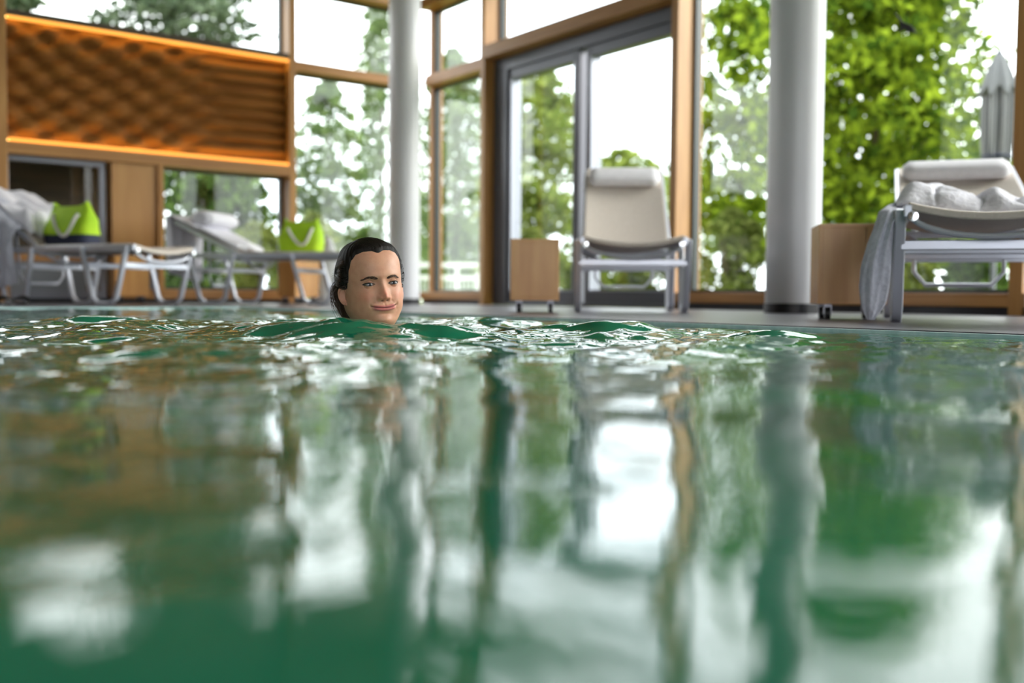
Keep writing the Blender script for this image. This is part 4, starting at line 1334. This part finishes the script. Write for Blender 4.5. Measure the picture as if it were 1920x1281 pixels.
    # --- ears
    def ear(sx):
        vs, fs = [], []
        NU, NV = 40, 14
        for i in range(NU):
            a = 2 * PI * i / NU
            for j in range(NV + 1):
                q = j / NV
                ex = .0150 * q * (1 + .18 * math.sin(a)) ; ez = .0275 * q
                yy = ex * math.cos(a) * (1.0 if math.cos(a) > 0 else .85); zz = ez * math.sin(a)
                rim = .0070 * math.exp(-((q - .86) / .13) ** 2) * (0.6 + .4 * max(0, math.cos(a)) + .3 * max(0, math.sin(a)))
                conch = -.0095 * math.exp(-((yy + .002) / .006) ** 2 - ((zz + .004) / .010) ** 2)
                anti = .0030 * math.exp(-((math.hypot(yy, zz * .6) - .0095) / .0022) ** 2) * (1 if math.cos(a) > -.2 else .2)
                out = .0085 * (1 - q ** 6) + rim + conch + anti + .010 * (yy / .0165) * .9
                vs.append(Vector((sx * (.0725 + out), -.004 + yy + .10 * zz * 1.2, -.023 + zz)))
        for i in range(NU):
            k = (i + 1) % NU
            for j in range(NV): fs.append((i * (NV + 1) + j, k * (NV + 1) + j, k * (NV + 1) + j + 1, i * (NV + 1) + j + 1))
        # back of the ear
        b = len(vs)
        for i in range(NU):
            p = vs[i * (NV + 1) + NV]
            vs.append(Vector((sx * .064, -.006 + (p.y + .004) * .55, -.023 + (p.z + .023) * .7)))
        for i in range(NU):
            k = (i + 1) % NU
            fs.append((i * (NV + 1) + NV, k * (NV + 1) + NV, b + k, b + i))
        return vs, fs
    bm = bmesh.new(); bm.from_mesh(me)
    lay = bm.verts.layers.float_color.new('tone')
    bm.verts.ensure_lookup_table()
    for v, t in zip(bm.verts, T): v[lay] = (*t, 1)
    def append(vs, fs, tone):
        nv = [bm.verts.new(v) for v in vs]
        for v in nv: v[lay] = (*tone, 1)
        for f in fs:
            try: bm.faces.new([nv[i] for i in f])
            except ValueError: pass
    for sx in (-1, 1):
        vs, fs = ear(sx); append(vs, fs, (.60, .30, .21))
    # --- limbs: skinned chains
    def skin_chain(chains, radii, root=0):
        """chains: list of vertex lists (points), edges implied; returns evaluated mesh data"""
        mv = bpy.data.meshes.new('tmp'); vs = []; es = []; rad = []
        for ch, rd, par in chains:
            st = len(vs)
            for p, r_ in zip(ch, rd): vs.append(p); rad.append(r_)
            if par is not None: es.append((par, st))
            for i in range(len(ch) - 1): es.append((st + i, st + i + 1))
        mv.from_pydata([tuple(v) for v in vs], es, [])
        ob = bpy.data.objects.new('tmp', mv); COL.objects.link(ob)
        ob.modifiers.new('s', 'SKIN').use_smooth_shade = True
        sv = mv.skin_vertices[0].data
        for i, r_ in enumerate(rad): sv[i].radius = (r_, r_)
        sv[root].use_root = True
        ob.modifiers.new('u', 'SUBSURF').levels = 1
        dg = bpy.context.evaluated_depsgraph_get(); dg.update()
        ev = ob.evaluated_get(dg); m2 = ev.to_mesh()
        out = ([v.co.copy() for v in m2.vertices], [tuple(p.vertices) for p in m2.polygons])
        ev.to_mesh_clear(); bpy.data.objects.remove(ob); bpy.data.meshes.remove(mv)
        return out
    for sx in (-1, 1):
        sh = Vector((sx * .165, .050, -.215 + DZ)); el = Vector((sx * .30, -.17, -.30)); wr = Vector((sx * .22, -.40, -.285))
        f = (wr - el).normalized(); side = Vector((-sx, 0, 0)); up = Vector((0, 0, 1)); side = (side - f * side.dot(f)).normalized()
        palm = wr + f * .075
        ch = [([sh - Vector((sx * .05, 0, .01)), sh, (sh + el) / 2, el, (el * .6 + wr * .4), wr, wr + f * .035, palm], [.052, .050, .043, .036, .036, .026, .030, .030], None)]
        for k, (o_, L) in enumerate(((-.030, .062), (-.011, .074), (.009, .080), (.028, .072))):
            b_ = palm + side * (-o_); t1 = b_ + f * L * .5 - up * .004; t2 = b_ + f * L * .78 - up * .010; t3 = b_ + f * L - up * .018
            ch.append(([b_ + f * .012, t1, t2, t3], [.0095, .0090, .0085, .0075], 7))
        tb = wr + f * .030 + side * .028
        ch.append(([tb, tb + f * .022 + side * .018, tb + f * .042 + side * .024], [.013, .0105, .009], 6))
        vs, fs = skin_chain(ch, None); append(vs, fs, (.64, .335, .215))
        hip = Vector((sx * .09, .56, -.350 + DZ)); kn = Vector((sx * .16, .95, -.43)); an = Vector((sx * .12, 1.36, -.40)); toe = an + Vector((sx * .02, .19, -.03))
        ch = [([hip - Vector((0, .06, 0)), hip, (hip + kn) / 2, kn, kn * .65 + an * .35, an, an + Vector((0, .06, -.02)), toe], [.085, .088, .074, .052, .054, .034, .036, .022], None)]
        vs, fs = skin_chain(ch, None); append(vs, fs, (.64, .335, .215))
    bmesh.ops.recalc_face_normals(bm, faces=bm.faces)
    bm.to_mesh(me); bm.free()
    me.materials.append(M['skin'])
    me.polygons.foreach_set('use_smooth', [True] * len(me.polygons))
    o = bpy.data.objects.new('person', me); COL.objects.link(o)
    tag(o, 'woman swimming with only her head above the green water, dark wet hair tied back', 'person')
    o.rotation_euler = (R(-2), R(-5), YAW)
    o.rotation_mode = 'XYZ'
    o.location = (root_xy.x, SW_D + .02, EYES.z - .008)
    return o
sw = build_swimmer()

def eyes():
    for sx in (-1, 1):
        mb = MB(); n = 28
        mb.lathe([(EYE_R * math.sin(PI * i / 20), EYE_R * -math.cos(PI * i / 20)) for i in range(21)], n)
        mb.v = [(x, -z, y) if False else (x, z, y) for x, y, z in mb.v]
        o = mb.build('eye', M['eye'], sw, sharp=180)
        o.location = (sx * EYE_X, EYE_Y, EYE_Z); o.rotation_euler = (R(2), 0, R(-2))
        # lashes along the upper lid, finer line on the lower
        for nm, up, r0 in (('upper_lashes', True, .0011), ('lower_lashes', False, .00035)):
            pts = []; rr = []
            for i in range(17):
                a = -1 + 2 * i / 16
                zu, zd = lid_curves(a); z = zu if up else zd
                x_ = EYE_X + a * LID_W
                r2 = EYE_R ** 2 - (x_ - EYE_X) ** 2 - (z - EYE_Z) ** 2
                y = EYE_Y - math.sqrt(max(0, r2)) - .0017 if r2 > 0 else surf_y(x_, z) - .0004
                y = min(y, surf_y(x_, z) + .0002)
                pts.append((sx * x_, y, z + (.0003 if up else 0)))
                rr.append(r0 * (.5 + .9 * smooth(-1, .6, a)) )
            if up:
                x_ = EYE_X + LID_W * 1.10
                pts.append((sx * x_, surf_y(x_, EYE_Z + .0022) - .001, EYE_Z + .0022)); rr.append(.0003)
            mb = MB(); mb.tube(pts, rr, 6); mb.build(nm, M['lash'], sw)
        # brow: many short hairs
        mb = MB(); rnd = random.Random(5)
        for i in range(300):
            t = rnd.random()
            x_ = .0125 + t * .036
            zc = .0132 + .0048 * math.sin(PI * min(1, t * 1.15) * .62) - .0045 * max(0, t - .62) / .38
            w = .0040 * (1 - .62 * t) * smooth(-.10, .22, t) 
            z = zc + (rnd.random() * 2 - 1) * w
            L = .0055
            dx, dz = L * (.55 + .45 * t), L * (.75 * (1 - t) - .15)
            p = [(x_, z), (x_ + dx * .5, z + dz * .5), (x_ + dx, z + dz * .8)]
            mb.tube([(sx * a, surf_y(a, b) - .0006, b) for a, b in p], [.00030, .00026, .0001], 3)
        mb.build('eyebrow', M['brow'], sw)
eyes()

def hairline(th):
    """height below which the skin is bare, by angle from the face"""
    a = abs(th)
    tab = [(0, .0800), (.22, .0860), (.50, .0855), (.80, .0800), (1.00, .066), (1.14, .042), (1.26, .010), (1.40, -.012), (1.50, .002), (1.70, .000), (1.90, -.012), (2.2, -.040), (2.6, -.060), (3.15, -.066)]
    for (a0, v0), (a1, v1) in zip(tab, tab[1:]):
        if a <= a1:
            t = (a - a0) / (a1 - a0); t = t * t * (3 - 2 * t); return v0 + (v1 - v0) * t
    return -.07
TAIL = Vector((-.056, .090, .014))
def hair():
    # scalp of hair
    n_th, n_r = 260, 90
    V = []; F = []
    for j in range(n_th):
        th = (j / n_th * 2 - 1) * PI
        zb = hairline(th)
        for i in range(n_r + 1):
            t = i / n_r
            ang = t * PI / 2
            z = zb + (.1116 - zb) * math.sin(ang) if True else 0
            edge = min(1, i / 16)
            # strands run back from the forehead: ridges that follow the comb direction
            comb = noise.noise(Vector((math.sin(th) * 34, z * 16, math.cos(th) * 5))) * .0016
            vol = .0050 + .0050 * smooth(1.0, 2.6, abs(th)) + .0028 * smooth(.02, .10, z)
            off = -.0015 + (vol + comb * edge) * edge ** .8
            V.append(head_pt(th, min(z, .1116), off, feats=True))
    for j in range(n_th):
        k = (j + 1) % n_th
        for i in range(n_r):
            F.append((j * (n_r + 1) + i, k * (n_r + 1) + i, k * (n_r + 1) + i + 1, j * (n_r + 1) + i + 1))
    mb = MB(); mb.v = [tuple(v) for v in V]; mb.f = F
    h = mb.build('hair', M['scalp_hair'], sw, sharp=180)
    # combed strands on top: from the hairline over the head to the tie at the back
    rnd = random.Random(3)
    mb = MB()
    def on_shell(th, z, off): return head_pt(th, min(z, .1116), off, feats=False)
    for s_ in range(1150):
        th0 = rnd.uniform(-1.25, 1.25) if s_ < 760 else rnd.choice((-1, 1)) * rnd.uniform(1.2, 2.3)
        z0 = hairline(th0) + .0005 + rnd.random() ** 2 * (.02 if s_ < 760 else .05)
        p0 = on_shell(th0, z0, .001)
        pts = []; rr = []
        side = 1 if th0 > 0 else -1
        off0 = .0112 + rnd.random() * .0022
        end = TAIL + Vector((rnd.uniform(-.014, .014), rnd.uniform(-.006, .004), rnd.uniform(-.014, .014)))
        arch = rnd.uniform(-.006, .006)
        N = 15
        for i in range(N + 1):
            t = i / N
            # straight line from start to tie, pushed out to the head's surface
            q = p0.lerp(end, t)
            q.z += arch * math.sin(PI * t) + .012 * math.sin(PI * t)
            th = math.atan2(q.x / .0725, -q.y / .098)
            zz = max(-.07, min(.1100, q.z))
            # near the crown: use direction on an ellipsoid centred at z=.02
            c = Vector((0, 0, .018)); v = q - c
            e_ = Vector((v.x / .0775, v.y / (.100 if v.y > 0 else .091), v.z / (.0945 if v.z > 0 else .10)))
            k = 1 / max(.2, e_.length)
            sh = Vector((v.x * k, v.y * k, v.z * k)) + c
            # pull on to the real surface by height
            th2 = math.atan2(sh.x, -sh.y)
            W_, F_, B_b = catmull(TW, sh.z), catmull(TF, sh.z), catmull(TB, sh.z)
            nrm = Vector((sh.x / .0775 ** 2, sh.y / .098 ** 2, (sh.z - .018) / .0945 ** 2)).normalized()
            vol = off0 * smooth(-.02, .16, t) + .0035 * smooth(.2, .7, t)
            w = sh + nrm * vol
            if t > .88: w = w.lerp(end, (t - .88) / .12 * .85)
            pts.append(w); rr.append(.0005 + .0009 * math.sin(PI * t))
        mb.tube(pts, rr, 4)
    mb.build('combed_strands', M['hair'], h)
    # tie
    mb = MB(); mb.tube([TAIL + Vector((.013 * math.cos(a), .004, .013 * math.sin(a))) for a in [2 * PI * k / 24 for k in range(25)]], .0035, 8)
    mb.build('hair_tie', M['rubber'], h)
    # ponytail: loose brown ends hanging down behind the ear
    mb = MB()
    for s_ in range(520):
        a = rnd.random() * 2 * PI; r_ = .012 * math.sqrt(rnd.random())
        st = TAIL + Vector((r_ * math.cos(a), rnd.uniform(-.004, .004), r_ * math.sin(a)))
        fan = rnd.gauss(0, 1); fan2 = rnd.gauss(0, 1)
        L = rnd.uniform(.075, .115)
        pts = []; rr = []
        for i in range(11):
            t = i / 10
            x = st.x + (-.007 + .0085 * fan) * math.sin(PI * min(.8, t * .9)) + (.016 + .004 * fan) * t + .0015 * math.sin(6 * t + s_)
            y = st.y + .020 * math.sin(PI * min(1, t * 1.1) * .75) * (1 + .22 * fan2) - .022 * t ** 2
            z = st.z + .006 * math.sin(PI * t) - L * t ** 1.25
            pts.append(Vector((x, y, z))); rr.append(.0008 * (1 - .75 * t) + .0001)
        mb.tube(pts, rr, 4)
    t_ = mb.build('ponytail', M['hair_brown'], h); t_['label'] = 'brown loose ponytail'
    # flyaway hairs
    mb = MB()
    for s_ in range(26):
        th = rnd.uniform(-2.6, -1.7); z = rnd.uniform(-.01, .06)
        p = head_pt(th, z, .010); d = Vector((math.sin(th), -math.cos(th), rnd.uniform(-.5, .5)))
        mb.tube([p, p + d * .006 + Vector((0, .004, 0)), p + d * .012 + Vector((0, .010, -.004))], [.0003, .0002, .0001], 3)
    mb.build('flyaway_hair', M['hair_brown'], h)
hair()

def swimsuit():
    # shoulder straps and bodice, following the body's rings
    rings = [((0, .052, -.222), .192, .088, 30), ((0, .090, -.245), .188, .098, 45), ((0, .150, -.268), .172, .104, 58), ((0, .230, -.290), .155, .100, 66), ((0, .320, -.310), .138, .090, 72),
             ((0, .410, -.325), .145, .092, 76), ((0, .490, -.335), .172, .104, 80), ((0, .560, -.345), .176, .106, 84), ((0, .610, -.352), .150, .090, 86)]
    mb = MB(); rr = []
    for c, w, d, tl in rings:
        c = (c[0], c[1], c[2] + DZ)
        ct, st = math.cos(R(tl)), math.sin(R(tl)); row = []
        for k in range(72):
            th = 2 * PI * k / 72; sx_, cx_ = math.sin(th), math.cos(th)
            x = (w + .003) * math.copysign(abs(sx_) ** .9, sx_); q = -(d + .003) * math.copysign(abs(cx_) ** .9, cx_)
            row.append(Vector((c[0] + x, c[1] + q * ct, c[2] + q * st)))
        rr.append(row)
    mb.loft(rr, cap=False)
    s_ = mb.build('swimsuit', M['swimsuit'], sw)
    for sx in (-1, 1):
        mb = MB()
        mb.bar([(sx * .085, -.045, -.225), (sx * .092, -.040, -.200), (sx * .096, .0, -.176), (sx * .096, .045, -.168), (sx * .090, .095, -.178), (sx * .08, .13, -.20)], .018, .004, up=(0, 0, 1))
        mb.v = [(x, y, z + DZ) for x, y, z in mb.v]
        mb.build('strap', M['swimsuit'], s_)
swimsuit()
